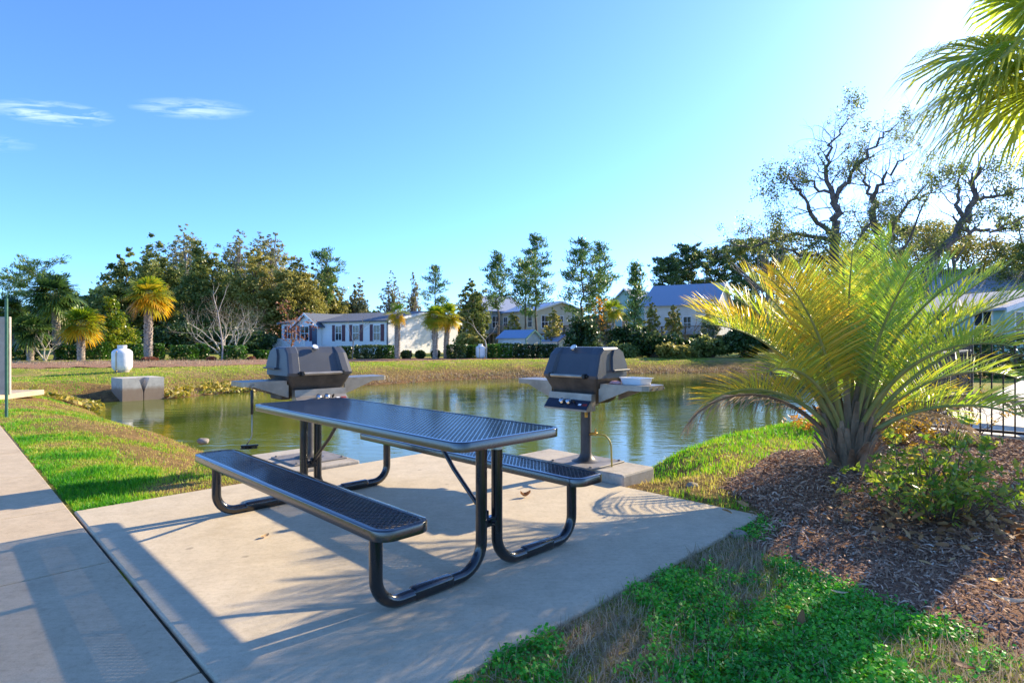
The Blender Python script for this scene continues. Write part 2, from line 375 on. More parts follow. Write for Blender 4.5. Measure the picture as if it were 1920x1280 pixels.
scene.view_settings.exposure = 1.78; scene.view_settings.gamma = 1

# ------------------------------------------------------------------ terrain
WZ = -.60
POND = np.array([(-5.5, 10.1), (-4.3, 8.6), (-3.5, 7.75), (-2.9, 7.15), (-2.0, 6.9), (-1.62, 6.1), (-1.45, 6.08), (-.76, 6.8), (-.05, 6.1), (.35, 6.5), (.95, 6.2), (1.25, 6.25), (1.55, 7.6), (2.5, 8.75),
                 (3.4, 9.5), (5.2, 11.2), (7.1, 13.3), (10, 17), (13.5, 22), (16.5, 28), (16, 33), (13, 34.2), (10.4, 33.8), (6.5, 33), (3.5, 31), (1.1, 29.4), (-2.8, 27.4), (-5.8, 24.6), (-8.5, 22.3), (-10.2, 20.8),
                 (-11.0, 18.9), (-12.0, 18.0), (-13.1, 17.7), (-13.2, 16.9), (-11.8, 16.0), (-9.5, 13.5), (-7.5, 11.8)])
def sdist(x, y):
    x = np.asarray(x, float); y = np.asarray(y, float); d = np.full(x.shape, 1e9); ins = np.zeros(x.shape, bool)
    for i in range(len(POND)):
        ax, ay = POND[i]; bx, by = POND[(i + 1) % len(POND)]
        ex, ey = bx - ax, by - ay; t = np.clip(((x - ax) * ex + (y - ay) * ey) / (ex * ex + ey * ey), 0, 1)
        d = np.minimum(d, np.hypot(x - ax - t * ex, y - ay - t * ey))
        c = ((ay > y) != (by > y)) & (x < (bx - ax) * (y - ay) / (by - ay + 1e-12) + ax); ins ^= c
    return np.where(ins, -d, d)
def sstep(a, b, x):
    t = np.clip((x - a) / (b - a), 0, 1); return t * t * (3 - 2 * t)
def height(x, y, s=None):
    x = np.asarray(x, float); y = np.asarray(y, float)
    s = sdist(x, y) if s is None else s
    s = s + (fbm(x * .9, y * .9, 5) - .5) * .5 * np.clip((y - 8) / 8, 0, 1)
    wd = np.where(y > 19, 4.2, np.where((x < -3.2), 2.0, 1.15))
    up = np.where(y > 19, .17, 0.0) * sstep(19, 24, y)
    base = up + (fbm(x * .5, y * .5, 9) - .5) * .05 * np.clip((np.abs(x) + np.abs(y) - 5) / 10, 0, 1) - .02
    tt = np.clip(s / wd, 0, 1); out = WZ + (base - WZ) * (1 - (1 - tt) ** 1.7)
    out = out + .12 * np.exp(-((x - 3.05) ** 2 + (y - 5.15) ** 2) / 1.0)
    inn = WZ - .9 * np.clip(-s / 1.8, 0, 1)
    return np.where(s > 0, out, inn)
def axis_pts(lo, hi, c, fine, grow):
    a = [c]; st = fine
    while a[-1] < hi: a.append(a[-1] + st); st = st * grow if a[-1] > c + 14 else st
    b = [c]; st = fine
    while b[-1] > lo: b.append(b[-1] - st); st = st * grow if b[-1] < c - 14 else st
    return np.array(sorted(set(b[1:] + a)))
gx = axis_pts(-420, 420, 0, .11, 1.035); gy = axis_pts(-60, 620, 9, .11, 1.03)
GX, GY = np.meshgrid(gx, gy); SDG = sdist(GX, GY); GZ = height(GX, GY, SDG)
nx, ny = len(gx), len(gy)
ii = (np.arange(ny - 1)[:, None] * nx + np.arange(nx - 1)[None, :]).ravel()
quads = np.stack([ii, ii + 1, ii + nx + 1, ii + nx], -1)
gm, nt, b = nodes('lawn_ground')
at = nt.nodes.new('ShaderNodeAttribute'); at.attribute_name = 'tint'         # tint = distance from the water
n1 = nz(nt, .55, 5, .65); n2 = nz(nt, 6, 6, .7); n3 = nz(nt, 60, 4, .7)
green = ramp(nt, n2.outputs['Fac'], [(.3, lin('#557020')), (.5, lin('#84962E')), (.68, lin('#A8A04C'))])
brown = ramp(nt, n2.outputs['Fac'], [(.3, lin('#86704A')), (.55, lin('#B49C64')), (.75, lin('#C8B478'))])
pm1 = ramp(nt, n1.outputs['Fac'], [(.45, (0, 0, 0, 1)), (.6, (1, 1, 1, 1))])
lawn = mixc(nt, pm1.outputs['Color'], green.outputs['Color'], brown.outputs['Color'])
shore = ramp(nt, at.outputs['Fac'], [(.02, (1, 1, 1, 1)), (.12, (.75, .75, .75, 1)), (.24, (0, 0, 0, 1))])
bank = ramp(nt, n2.outputs['Fac'], [(.3, lin('#5E4630')), (.6, lin('#8E6E48')), (.8, lin('#A88C58'))])
c = mixc(nt, shore.outputs['Color'], lawn, bank.outputs['Color'])
sp = ramp(nt, n3.outputs['Fac'], [(.3, (.55, .55, .55, 1)), (.7, (1.15, 1.15, 1.15, 1))])
c = mixc(nt, .8, c, sp.outputs['Color'], 'MULTIPLY')
L(nt, c, b.inputs['Base Color']); b.inputs['Roughness'].default_value = 1; b.inputs['Specular IOR Level'].default_value = .1
bump(nt, b, n3.outputs['Fac'], .8, .03)
mb = MB(); mb.add(np.stack([GX, GY, GZ], -1).reshape(-1, 3), quads, np.clip(SDG.ravel() / 14, 0, 1))
tag(mb.build('lawn', gm, smooth=True), kind='structure')

# pond: rippled olive water
wm, nt, b = nodes('pond_water')
b.inputs['Base Color'].default_value = lin('#5A6620'); b.inputs['Roughness'].default_value = .04; b.inputs['IOR'].default_value = 1.333
wn = nz(nt, 1.0, 3, .5, stretch=(1.1, 3.2, 1)); wn.inputs['Distortion'].default_value = .4
wn2 = nz(nt, 1.0, 4, .55, stretch=(4.5, 10, 1))
wn3 = nz(nt, .11, 3, .6)
bb = nt.nodes.new('ShaderNodeBump'); bb.inputs['Strength'].default_value = .065; bb.inputs['Distance'].default_value = .12; L(nt, wn.outputs['Fac'], bb.inputs['Height'])
b2 = nt.nodes.new('ShaderNodeBump'); b2.inputs['Distance'].default_value = .03; L(nt, wn2.outputs['Fac'], b2.inputs['Height']); L(nt, bb.outputs['Normal'], b2.inputs['Normal'])
r3 = ramp(nt, wn3.outputs['Fac'], [(.4, (.03, .03, .03, 1)), (.65, (.17, .17, .17, 1))]); L(nt, r3.outputs['Color'], b2.inputs['Strength'])
L(nt, b2.outputs['Normal'], b.inputs['Normal'])
mb = MB(); mb.add([(-18, 5, WZ), (22, 5, WZ), (22, 38, WZ), (-18, 38, WZ)], [[0, 1, 2, 3]])
tag(mb.build('pond', wm), kind='structure')

# ------------------------------------------------------------------ paving
def slab(mb, u0, u1, v0, v1, z0, z1, bev=.012):
    c = uv((u0 + u1) / 2, (v0 + v1) / 2, (z0 + z1) / 2)
    box(mb, c, (u1 - u0, v1 - v0, z1 - z0), rz=R(-45), bev=bev, seg=2)
V0, V1, U0, U1 = .735, 4.19, -5.27, -1.66
mb = MB(); slab(mb, U0, U1, V0, V1, -1.0, 0.0); tag(mb.build('patio', M['patio']), kind='structure')
mb = MB(); js = [2.2, .65, -.87, -2.38, -3.93, -5.40, -6.95, -8.5, -10.0, -11.5, -13.0, -14.5]
for a, c in zip(js[:-1], js[1:]): slab(mb, c + .006, a - .006, -.9, V0 - .016, -.25, -.004, .008)
tag(mb.build('sidewalk', M['walk']), kind='structure')
mb = MB(); slab(mb, -14.5, 2.2, -.895, V0 + .01, -.3, -.02, 0); tag(mb.build('joint_filler', M['groove']), kind='structure')
mb = MB(); box(mb, (-13.4, 12.9, .0), (4.2, 2.1, .12), rz=R(8), bev=.01); tag(mb.build('path', M['walk']), kind='structure')

# concrete footings under the grills
mb = MB(); slab(mb, -4.15, -2.86, 4.21, 4.72, -1.0, .085, .02)
tag(mb.build('concrete_footing', M['block']), 'raised concrete footing under the grill that carries the white tray', 'footing')
mb = MB(); slab(mb, -6.35, -5.285, 2.15, 3.09, -1.0, .03, .015)
tag(mb.build('concrete_footing', M['block']), 'low concrete footing under the grill with the hanging brush', 'footing')

# mulch bed
def poly_sheet(name, pts, mat, z, step=.12, jit=.06, wob=3.0):
    pts = np.array(pts, float); lo = pts.min(0); hi = pts.max(0)
    xs = np.arange(lo[0], hi[0] + step, step); ys = np.arange(lo[1], hi[1] + step, step)
    A, B = np.meshgrid(xs, ys)
    wx = A + (fbm(A * wob, B * wob, 21) - .5) * jit * 4; wy = B + (fbm(A * wob, B * wob, 22) - .5) * jit * 4
    ins = inpoly(wx, wy, pts)
    k = len(xs); idx = (np.arange(len(ys) - 1)[:, None] * k + np.arange(k - 1)[None, :])
    keep = ins[:-1, :-1]
    ii = idx[keep]; q = np.stack([ii, ii + 1, ii + k + 1, ii + k], -1)
    zz = height(A, B) + .004 + (z + (fbm(A * 2.5, B * 2.5, 31) - .5) * .04) * np.clip(pdist(A, B, pts) / .3, 0, 1)
    used = np.unique(q); remap = np.full(A.size, -1); remap[used] = np.arange(len(used))
    V = np.stack([A, B, zz], -1).reshape(-1, 3)[used]
    mb = MB(); mb.add(V, remap[q]); return mb.build(name, mat, smooth=True)
def pdist(x, y, pts):
    d = np.full(np.shape(x), 1e9)
    for i in range(len(pts)):
        ax, ay = pts[i]; bx, by = pts[(i + 1) % len(pts)]; ex, ey = bx - ax, by - ay
        t = np.clip(((x - ax) * ex + (y - ay) * ey) / (ex * ex + ey * ey), 0, 1); d = np.minimum(d, np.hypot(x - ax - t * ex, y - ay - t * ey))
    return d
def inpoly(x, y, pts):
    ins = np.zeros(np.shape(x), bool)
    for i in range(len(pts)):
        ax, ay = pts[i]; bx, by = pts[(i + 1) % len(pts)]
        ins ^= ((ay > y) != (by > y)) & (x < (bx - ax) * (y - ay) / (by - ay + 1e-12) + ax)
    return ins
mm, nt, b = nodes('mulch')
n1 = nz(nt, 55, 6, .75); n2 = nz(nt, 3, 4)
r1 = ramp(nt, n1.outputs['Fac'], [(.3, lin('#6A4E3E')), (.5, lin('#9C7860')), (.68, lin('#BE9C82')), (.8, lin('#DCC4AC'))])
r2 = ramp(nt, n2.outputs['Fac'], [(.3, (.75, .75, .75, 1)), (.7, (1.1, 1.1, 1.1, 1))])
L(nt, mixc(nt, .8, r1.outputs['Color'], r2.outputs['Color'], 'MULTIPLY'), b.inputs['Base Color']); b.inputs['Roughness'].default_value = 1
b.inputs['Specular IOR Level'].default_value = .1; bump(nt, b, n1.outputs['Fac'], 1.0, .03)
M['mulch'] = mm
MULCH = [(1.47, 3.55), (1.77, 4.2), (1.75, 4.9), (2.3, 5.5), (2.9, 6.4), (4.2, 6.9), (5.3, 8.0), (5.62, 7.96), (10, 3.6), (10, -1), (4.2, .2), (2.55, 1.5), (2.05, 2.3), (1.62, 3.0)]
tag(poly_sheet('mulch_bed', MULCH, mm, .022, .05, .05), kind='structure')
MULCH2 = [(-27, 24), (-20, 23), (-14, 24.6), (-9.5, 29.5), (-4, 33.0), (2, 35.3), (7, 37), (7, 41), (-4, 38), (-11, 36), (-20, 31.5), (-30, 30)]
tag(poly_sheet('mulch_strip', MULCH2, mm, .03, .3, .12, .6), kind='structure')
# pool deck beyond the fence
mb = MB(); prism(mb, [(5.72, 8.12), (5.60, 7.99), (12.5, 1.1), (40, 1.1), (40, 24), (22, 24), (9.6, 11.9)], 'z', -.3, .05)
tag(mb.build('pool_deck', M['deck']), kind='structure')

# ------------------------------------------------------------------ picnic table
def rim(mb, a, b, r, z, depth, lip=.022, th=.006):
    prof = [(th, z - depth), (0, z - depth + .002), (0, z - .006), (.002, z - .002), (.006, z), (lip, z), (lip + .002, z - .003), (lip, z - .009), (th + .004, z - .011), (th, z - .016)]
    rings = [rrect(a - i, b - i, max(r - i, .004), zz) for i, zz in prof]
    n = len(rings[0]); k = len(prof); V = np.array(rings).reshape(-1, 3)
    Fs = [[i * n + j, i * n + (j + 1) % n, ((i + 1) % k) * n + (j + 1) % n, ((i + 1) % k) * n + j] for i in range(k) for j in range(n)]
    return mb.add(V, Fs)
def lattice(mb, a, b, r, z, du, dv, wd, ht):
    """expanded metal: two crossing families of strands inside a rounded rectangle"""
    m = dv / du
    def inside(u, v):
        qx = max(abs(u) - (a - r), 0); qy = max(abs(v) - (b - r), 0); return math.hypot(qx, qy) <= r and abs(u) <= a and abs(v) <= b
    for s, dz in ((1, 0.0), (-1, -.0006)):
        d = np.array([1.0, s * m]); d /= np.linalg.norm(d); nrm = np.array([-d[1], d[0]])
        c = -a - b / m - du
        while c < a + b / m + du:
            pts = []                                     # line through (c, 0) with slope s*m, zigzag knuckles every half diamond
            vs = np.linspace(-b, b, 60); us = c + s * vs / m
            ok = [inside(x, y) for x, y in zip(us, vs)]
            if any(ok):
                i0 = ok.index(True); i1 = len(ok) - 1 - ok[::-1].index(True)
                if i1 > i0:
                    A = np.array([us[i0], vs[i0]]) - d * .006; B = np.array([us[i1], vs[i1]]) + d * .006; h = nrm * wd / 2; g = nrm * wd / 2 * .72
                    V = []
                    for P in (A, B):
                        V += [(*(P - h), z - ht + dz), (*(P + h), z - ht + dz), (*(P + h), z - .0018 + dz), (*(P + g), z + dz), (*(P - g), z + dz), (*(P - h), z - .0018 + dz)]
                    mb.add(V, [[j, (j + 1) % 6, 6 + (j + 1) % 6, 6 + j] for j in range(6)])
            c += du
    return mb
TB = thing('picnic_table', 'black steel picnic table with mesh top and two attached mesh benches on concrete patio', 'picnic table', (-.857, 3.858, 0), -.784)
a_, b_ = 1.238, .377
top = rim(MB(), a_, b_, .075, .76, .05).build('tabletop_rim', M['coat'], TB, smooth='auto')
lattice(MB(), a_ - .012, b_ - .012, .065, .757, .031, .034, .0062, .0048).build('tabletop_mesh', M['coat'], TB)
BV, BW, BL, HB, LU, LT, VL = .66, .142, 1.235, .437, 1.037, .057, .70
for s in (-1, 1):
    st = rim(MB(), BL, BW, .085, 0, .05, .03).build('seat', M['coat'], TB, smooth='auto', loc=(0, s * BV, HB))
    lattice(MB(), BL - .02, BW - .02, .07, -.003, .031, .034, .0066, .0048).build('seat_mesh', M['coat'], st)
def rounded(path, k=7):                       # path of (p, radius) -> smooth polyline
    out = []
    for i, (p, r) in enumerate(path):
        p = np.array(p, float)
        if r == 0 or i in (0, len(path) - 1): out.append(p); continue
        q0 = np.array(path[i - 1][0], float); q1 = np.array(path[i + 1][0], float)
        e0 = (q0 - p) / np.linalg.norm(q0 - p); e1 = (q1 - p) / np.linalg.norm(q1 - p)
        ang = math.acos(np.clip(np.dot(e0, e1), -1, 1)); d = r / math.tan(ang / 2)
        for t in np.linspace(0, 1, k + 1):
            A = p + e0 * d; B = p + e1 * d; cc = (e0 + e1) / np.linalg.norm(e0 + e1) * (r / math.sin(ang / 2)) + p
            v = A + (B - A) * t - cc; out.append(cc + v / np.linalg.norm(v) * r)
    return np.array(out)
for su in (-1, 1):
    for sv in (-1, 1):
        r = .031; u = su * LU
        p = rounded([((u, sv * VL, HB - .03), 0), ((u, sv * VL, r), .13), ((u, sv * LT, r), .15), ((u, sv * LT, .735), 0)], 9)
        # the run on the ground is pressed slightly flat
        tube(MB(), p, r, 18).build('leg', M['coatleg'], TB, smooth='auto')
        mb = MB(); y0, y1 = sorted((sv * (VL - .19), sv * (LT + .20)))
        box(mb, (u, (y0 + y1) / 2, r + .004), (r * 2.12, y1 - y0, r * 2 + .005), bev=.022, seg=3); mb.build('flattened_sleeve', M['coatleg'], TB, smooth='auto')
        mb = MB(); box(mb, (u, sv * BV, HB - .028), (.05, .26, .012), bev=.003); mb.build('seat_bracket', M['coatleg'], TB)
    mb = MB(); box(mb, (su * LU, 0, .735), (.05, .68, .026), bev=.004); mb.build('top_bracket', M['coatleg'], TB)
    mb = MB(); box(mb, (su * (LU - .004), 0, .272), (.045, .075, .05), bev=.006); box(mb, (su * (LU - .03), 0, .30), (.03, .03, .05), bev=.004)
    tube(mb, [(su * (LU + .03), 0, .272), (su * (LU + .052), 0, .272)], .011, 6); mb.build('brace_plate', M['coatleg'], TB, smooth='auto')
    tube(MB(), [(su * (LU - .02), 0, .285), (su * (LU - .30), 0, .508), (su * .50, 0, .742)], .0135, 12).build('brace', M['coatleg'], TB, smooth='auto')
mb = MB(); tube(mb, [(LU, LT, .655), (LU, LT, .70)], .0325, 20, caps=False); mb.build('foil_sticker', M['sticker'], TB, smooth=True)
mb = MB(); box(mb, (0, 0, .735), (.05, .68, .026), bev=.004); mb.build('top_bracket', M['coatleg'], TB)

# ------------------------------------------------------------------ pedestal grills
LID = [(-.275, .905), (-.285, .93), (-.20, 1.125), (-.125, 1.185), (.11, 1.187), (.185, 1.15), (.235, 1.03), (.25, .945), (.235, .905)]
def make_grill(name, label, loc, rz, zb, flip=False):
    g = thing(name, label, 'grill', loc, rz)
    # base plate with cone and post
    mb = MB(); box(mb, (0, 0, zb + .008), (.56, .56, .016), bev=.004)
    for sx in (-1, 1):
        for sy in (-1, 1): lathe(mb, [(.014, zb + .016), (.014, zb + .028), (.006, zb + .03)], 8, (sx * .24, sy * .24, 0))
    mb.build('base_plate', M['plate'], g)
    lathe(MB(), [(.15, zb + .016), (.10, zb + .03), (.068, zb + .06), (.055, zb + .10), (.054, .70)], 28).build('post', M['post'], g, smooth='auto')
    # firebox
    rr = []
    for hx, hy, z, cy in ((.20, .16, .665, 0), (.245, .19, .70, 0), (.285, .225, .80, -.005), (.325, .255, .885, -.015), (.335, .262, .905, -.015)):
        rr.append([(x, y + cy, z) for x, y, _ in rrect(hx, hy, .035, 0, 3)])
    loft(MB(), rr).build('firebox', M['firebox'], g)
    # lid: stations along x make the recessed front and the shaped ends
    cy, cz = -.015, .96
    def st(x, k=1.0, dent=0.0, kz=1.0):
        out = []
        for i, (y, z) in enumerate(LID):
            yy = cy + (y - cy) * k; zz = .905 + (z - .905) * kz
            if dent and i in (1, 2): yy += dent if i == 1 else dent * .8
            if dent and i == 3: yy += dent * .3; 
            out.append((x, yy, zz))
        return out
    V = [st(-.345, .93, 0, .93), st(-.335, .985, 0, .985), st(-.30), st(-.232), st(-.212, 1, .034), st(.212, 1, .034), st(.232), st(.30), st(.335, .985, 0, .985), st(.345, .93, 0, .93)]
    # the ends lean inwards towards the top
    V = [[(x * (1 - .10 * (z - .905) / .28), y, z) for x, y, z in r_] for r_ in V]
    lid = loft(MB(), V).build('lid', M['lid'], g)
    for s in (-1, 1):                                   # raised cheek with a lip on each end
        mb = MB(); poly = [(-.03, .965), (-.01, 1.10), (.03, 1.165), (.11, 1.175), (.175, 1.14), (.222, 1.03), (.23, .985)]
        k = len(poly)
        V0_ = [(s * (.343 - .10 * .345 * (z - .905) / .28), y, z) for y, z in poly]; V1_ = [(s * (.362 - .10 * .345 * (z - .905) / .28), y * .97 + .003, z - .002) for y, z in poly]
        mb.add(V0_ + V1_, [[i, (i + 1) % k, k + (i + 1) % k, k + i] for i in range(k)] + [list(range(k))[::-1], list(range(k, 2 * k))])
        box(mb, (s * .362, .10, .972), (.03, .27, .018), bev=.003)
        mb.build('lid_cheek', M['lid'], g)
    # handle
    tube(MB(), [(-.20, -.315, .925), (.20, -.315, .925)], .0165, 16).build('handle', M['steel'], g, smooth='auto')
    for s in (-1, 1):
        mb = MB(); box(mb, (s * .215, -.30, .925), (.03, .062, .045), bev=.006); box(mb, (s * .225, -.285, .925), (.05, .05, .02), bev=.004); mb.build('handle_bracket', M['black'], g)
    # thermometer on the top slope of the lid
    nrm = Vector((0, -.66, .75)).normalized(); c = Vector((-.02, -.172, 1.175))
    t = np.array(c); n = np.array(nrm)
    th = tube(MB(), [t - n * .015, t + n * .006, t + n * .018, t + n * .018], [.026, .036, .034, .028], 22).build('thermometer', M['chrome'], g, smooth='auto')
    tube(MB(), [t + n * .0175, t + n * .0195], .027, 22).build('dial', M['dial'], th)
    mb = MB(); e = np.array((1, 0, 0)); f2 = np.cross(n, e); p0 = t + n * .021
    mb.add([p0 - e * .003, p0 + e * .003, p0 + e * .017 + f2 * .012], [[0, 1, 2]]); mb.build('needle', M['red'], th)
    # control panel
    mb = MB(); prism(mb, [(-.255, .765), (-.262, .765), (-.268, .705), (-.345, .628), (-.345, .612), (-.20, .612), (-.20, .765)], 'x', -.27, .27)
    cp = mb.build('control_panel', M['steel'], g)
    mb = MB(); A = np.array((0, -.2705, .7045)); B = np.array((0, -.3435, .6315)); n2 = np.array((0, -.707, .707)) * .0025
    if flip: mb.add([A + n2 + (-.268, 0, 0), A + n2 + (.268, 0, 0), B + n2 + (.268, 0, 0), B + n2 + (-.268, 0, 0)], [[3, 2, 1, 0]]); mb.build('panel_face', M['steeldark'], cp)
    ctr = (A + B) / 2; nn = np.array((0, -.707, .707))
    for x, nm, rr_, mt in ((-.055, 'control_knob', .027, 'chrome'), (.03, 'control_knob', .027, 'chrome'), (.10, 'igniter_button', .011, 'black')):
        p = ctr + (x, 0, .012); tube(MB(), [p, p + nn * .012, p + nn * .013, p + nn * .034, p + nn * .038], [rr_ * .75, rr_ * .8, rr_, rr_ * .9, rr_ * .7], 18).build(nm, M[mt], cp, smooth='auto')
    for x0, w_, h_, mt in ((.145, .035, .022, 'white'), (.195, .055, .026, 'red')):
        p = ctr + nn * .0035 + (x0, 0, 0); dv = np.array((0, -.707, -.707))
        mb = MB(); mb.add([p - dv * h_ / 2, p - dv * h_ / 2 + (w_, 0, 0), p + dv * h_ / 2 + (w_, 0, 0), p + dv * h_ / 2], [[3, 2, 1, 0]]); mb.build('warning_sticker' if mt == 'red' else 'rating_sticker', M[mt], cp)
    # side shelves
    for s in (-1, 1):
        x0, x1 = .315, (.83 if s > 0 or flip else .73); y0, y1 = -.19, .14
        mb = MB(); poly = [(x0, y0), (x1 - .05, y0), (x1, y0 + .05), (x1, y1 - .03), (x1 - .03, y1), (x0, y1)]
        poly = [(s * x, y) for x, y in poly]
        if s < 0: poly = poly[::-1]
        prism(mb, poly, 'z', .815, .860); sh = mb.build('side_shelf', M['steel'], g)
        mb = MB()
        for yy in (-.19, .14):
            prism(mb, [(s * .30, .815), (s * .64, .815), (s * .60, .80), (s * .30, .69)][::s], 'y', yy, yy + .018)
        mb.build('shelf_bracket', M['steel'], g)
        if s > 0:
            for k in range(3):
                mb = MB(); p = np.array((x1 + .001, -.10 + k * .11, .83)); tube(mb, [p - (0.004, 0, 0), p + (.005, 0, 0)], .011, 10); mb.build('tool_hook', M['chrome'], sh)
    mb = MB(); box(mb, (0, .02, .655), (.20, .14, .05), bev=.008); mb.build('drip_cup', M['steel'], g)
    mb = MB(); box(mb, (.21, -.27, .595), (.02, .03, .08), bev=.004); mb.build('latch', M['brass'], g)
    mb = MB(); box(mb, (-.29, .02, .72), (.10, .26, .11), bev=.01); mb.build('side_burner_box', M['firebox'], g)
    return g
p1 = uv(-5.73, 2.76); p2 = uv(-3.42, 4.42)
G1 = make_grill('pedestal_grill', 'lidded grey grill on a post with a brush hanging from its side shelf', (p1[0], p1[1], 0), R(45), .03)
G2 = make_grill('pedestal_grill', 'lidded grey grill on a post with a white tray on its side shelf', (p2[0], p2[1], 0), R(-45), .085, True)
G2.scale = (.93, .93, 1)
mb = MB(); tube(mb, [(.05, 0, .36), (.10, 0, .37)], .014, 10); box(mb, (.115, 0, .37), (.05, .022, .03), bev=.004); tube(mb, [(.115, 0, .385), (.125, 0, .42)], .007, 8); mb.build('gas_valve', M['brass'], G2, smooth='auto')
tube(MB(), rounded([((.13, 0, .37), 0), ((.30, .01, .37), .11), ((.31, .02, .0), 0)], 8), .009, 10).build('gas_hose', M['hose'], G2, smooth=True)

# things on the shelves
def local(g, p):
    c, s = math.cos(g.rotation_euler[2]), math.sin(g.rotation_euler[2])
    p = (p[0] * g.scale[0], p[1] * g.scale[1], p[2]); return (g.location[0] + c * p[0] - s * p[1], g.location[1] + s * p[0] + c * p[1], p[2])
tr = thing('food_tray', 'white plastic tray lying on the side shelf of the grill', 'tray', local(G2, (.60, .0, .860)), R(-52)); tr.scale = (.85, .85, .85)
rr = [[(x, y, z) for x, y, _ in rrect(a, b, .02, 0, 4)] for a, b, z in ((.125, .085, 0), (.128, .088, .004), (.14, .10, .062), (.15, .11, .064), (.15, .11, .069), (.138, .098, .069), (.122, .083, .012))]
loft(MB(), rr).build('tray_body', M['white'], tr, smooth='auto')
mb = MB(); box(mb, (0, 0, .04), (.22, .15, .01), bev=.003); mb.build('tray_liner', M['sticker'], tr)
mb = MB(); lo = [[(x * k + .004 * math.sin(9 * x + z * 50), y * k, z) for x, y, _ in rrect(.05, .03, .02, 0, 3)] for k, z in ((1, 0), (1.05, .008), (.85, .018), (.5, .024))]
loft(mb, lo); o = mb.build('cloth', M['pink'], None, smooth=True, loc=local(G2, (.43, -.10, .8625))); o.rotation_euler = (0, 0, R(-45))
tag(o, 'small pink folded cloth beside the white tray on the grill shelf', 'cloth')
bp = local(G1, (-.66, -.22, 0))
br = thing('grill_brush', 'black handled grill brush hanging from the side shelf of the grill', 'grill brush', bp, R(25))
tube(MB(), [(0, 0, .79), (0, 0, .775), (0, 0, .66), (0, 0, .575), (0, 0, .565)], [.008, .014, .0135, .013, .008], 12).build('handle', M['black'], br, smooth='auto')
tube(MB(), rounded([((0, 0, .57), 0), ((0, 0, .36), .08), ((-.045, 0, .285), 0)], 5), .0055, 8).build('shaft', M['steel'], br, smooth=True)
tube(MB(), rounded([((0, 0, .785), 0), ((0, 0, .83), .02), ((.02, .03, .835), 0)], 4), .004, 6).build('hanging_loop', M['steel'], br, smooth=True)
mb = MB(); box(mb, (-.02, 0, .275), (.15, .03, .014), bev=.003)
for i in range(90):
    x, y = rng.uniform(-.09, .05), rng.uniform(-.016, .016); tube(mb, [(x, y, .27), (x + rng.normal(0, .006), y * 1.5, .245)], .0022, 4)
mb.build('bristle_head', M['black'], br)

# ------------------------------------------------------------------ headwall, tanks, notice board
hw = MB(); w_, d_, h_ = .58, 1.05, .80
prism(hw, [(-w_, 0), (w_, 0), (w_, h_), (.16, h_), (.015, h_ - .44), (.012, h_ - .74), (-.012, h_ - .74), (-.015, h_ - .44), (-.14, h_), (-w_, h_)], 'y', 0, .42)
prism(hw, [(-w_, 0), (w_, 0), (w_, h_), (-w_, h_)], 'y', .421, d_)
o = hw.build('drain_headwall', M['headwall'], None, loc=(-11.55, 18.2, -.70)); o.rotation_euler = (0, 0, R(50))
tag(o, 'weathered concrete drain block with a dark V notch standing in the pond edge', 'headwall')
def make_tank(label, loc, k=1.0, rz=0):
    t = thing('propane_tank', label, 'propane tank', loc, rz)
    lathe(MB(), [(.10 * k, .07 * k), (.30 * k, .09 * k), (.375 * k, .20 * k), (.385 * k, .32 * k), (.385 * k, .78 * k), (.37 * k, .88 * k), (.28 * k, .97 * k), (.18 * k, 1.0 * k)], 32).build('tank_body', M['tank'], t, smooth='auto')
    lathe(MB(), [(.17 * k, .98 * k), (.18 * k, 1.14 * k), (.165 * k, 1.15 * k), (.155 * k, 1.0 * k)], 24, caps=False).build('collar', M['tank'], t, smooth='auto')
    lathe(MB(), [(.27 * k, 0), (.28 * k, .1 * k), (.26 * k, .1 * k), (.25 * k, 0)], 24, caps=False).build('foot_ring', M['tankdirt'], t, smooth='auto')
    tube(MB(), rounded([((-.03 * k, -.17 * k, 1.0 * k), 0), ((-.06 * k, -.40 * k, .86 * k), .1 * k), ((-.06 * k, -.40 * k, .12 * k), .05), ((.0, -.46 * k, .02), 0)], 5), .014 * k, 8).build('gas_pipe', M['brass'], t, smooth=True)
    return t
def gz(x, y): return float(height(np.array([x]), np.array([y]))[0])
def at(px, d, dz=0.0):
    x = X(px, d); return (x, d, gz(x, d) + dz)
make_tank('white propane tank standing on the grass beside the tall golden palm', at(229, 21.9), .88, R(10))
make_tank('pale blue propane tank at the far hedge behind the pond', at(901, 36.0), .80)
nb = thing('notice_board', 'beige board on a thin green post at the left picture edge', 'sign', (-8.39, 9.63, 0), R(8))
tube(MB(), [(0, 0, -.1), (0, 0, 1.95)], .022, 10).build('post', M['signpost'], nb, smooth='auto')
mb = MB(); box(mb, (-.62, .05, 1.0), (1.30, .05, 1.30), bev=.008); mb.build('panel', M['signpanel'], nb)
tube(MB(), rounded([((0, 0, 1.93), 0), ((.02, 0, 2.05), .05), ((.14, .02, 2.22), 0)], 5), .008, 6).build('wire_hook', M['signpost'], nb)
ps = thing('path_light', 'thin black garden light on the far lawn before the white house', 'garden light', at(770, 34.4))
tube(MB(), [(0, 0, 0), (0, 0, .42)], .02, 8).build('stake', M['black'], ps); lathe(MB(), [(.05, .40), (.07, .50), (.09, .52), (.02, .56)], 12).build('lamp_head', M['black'], ps)

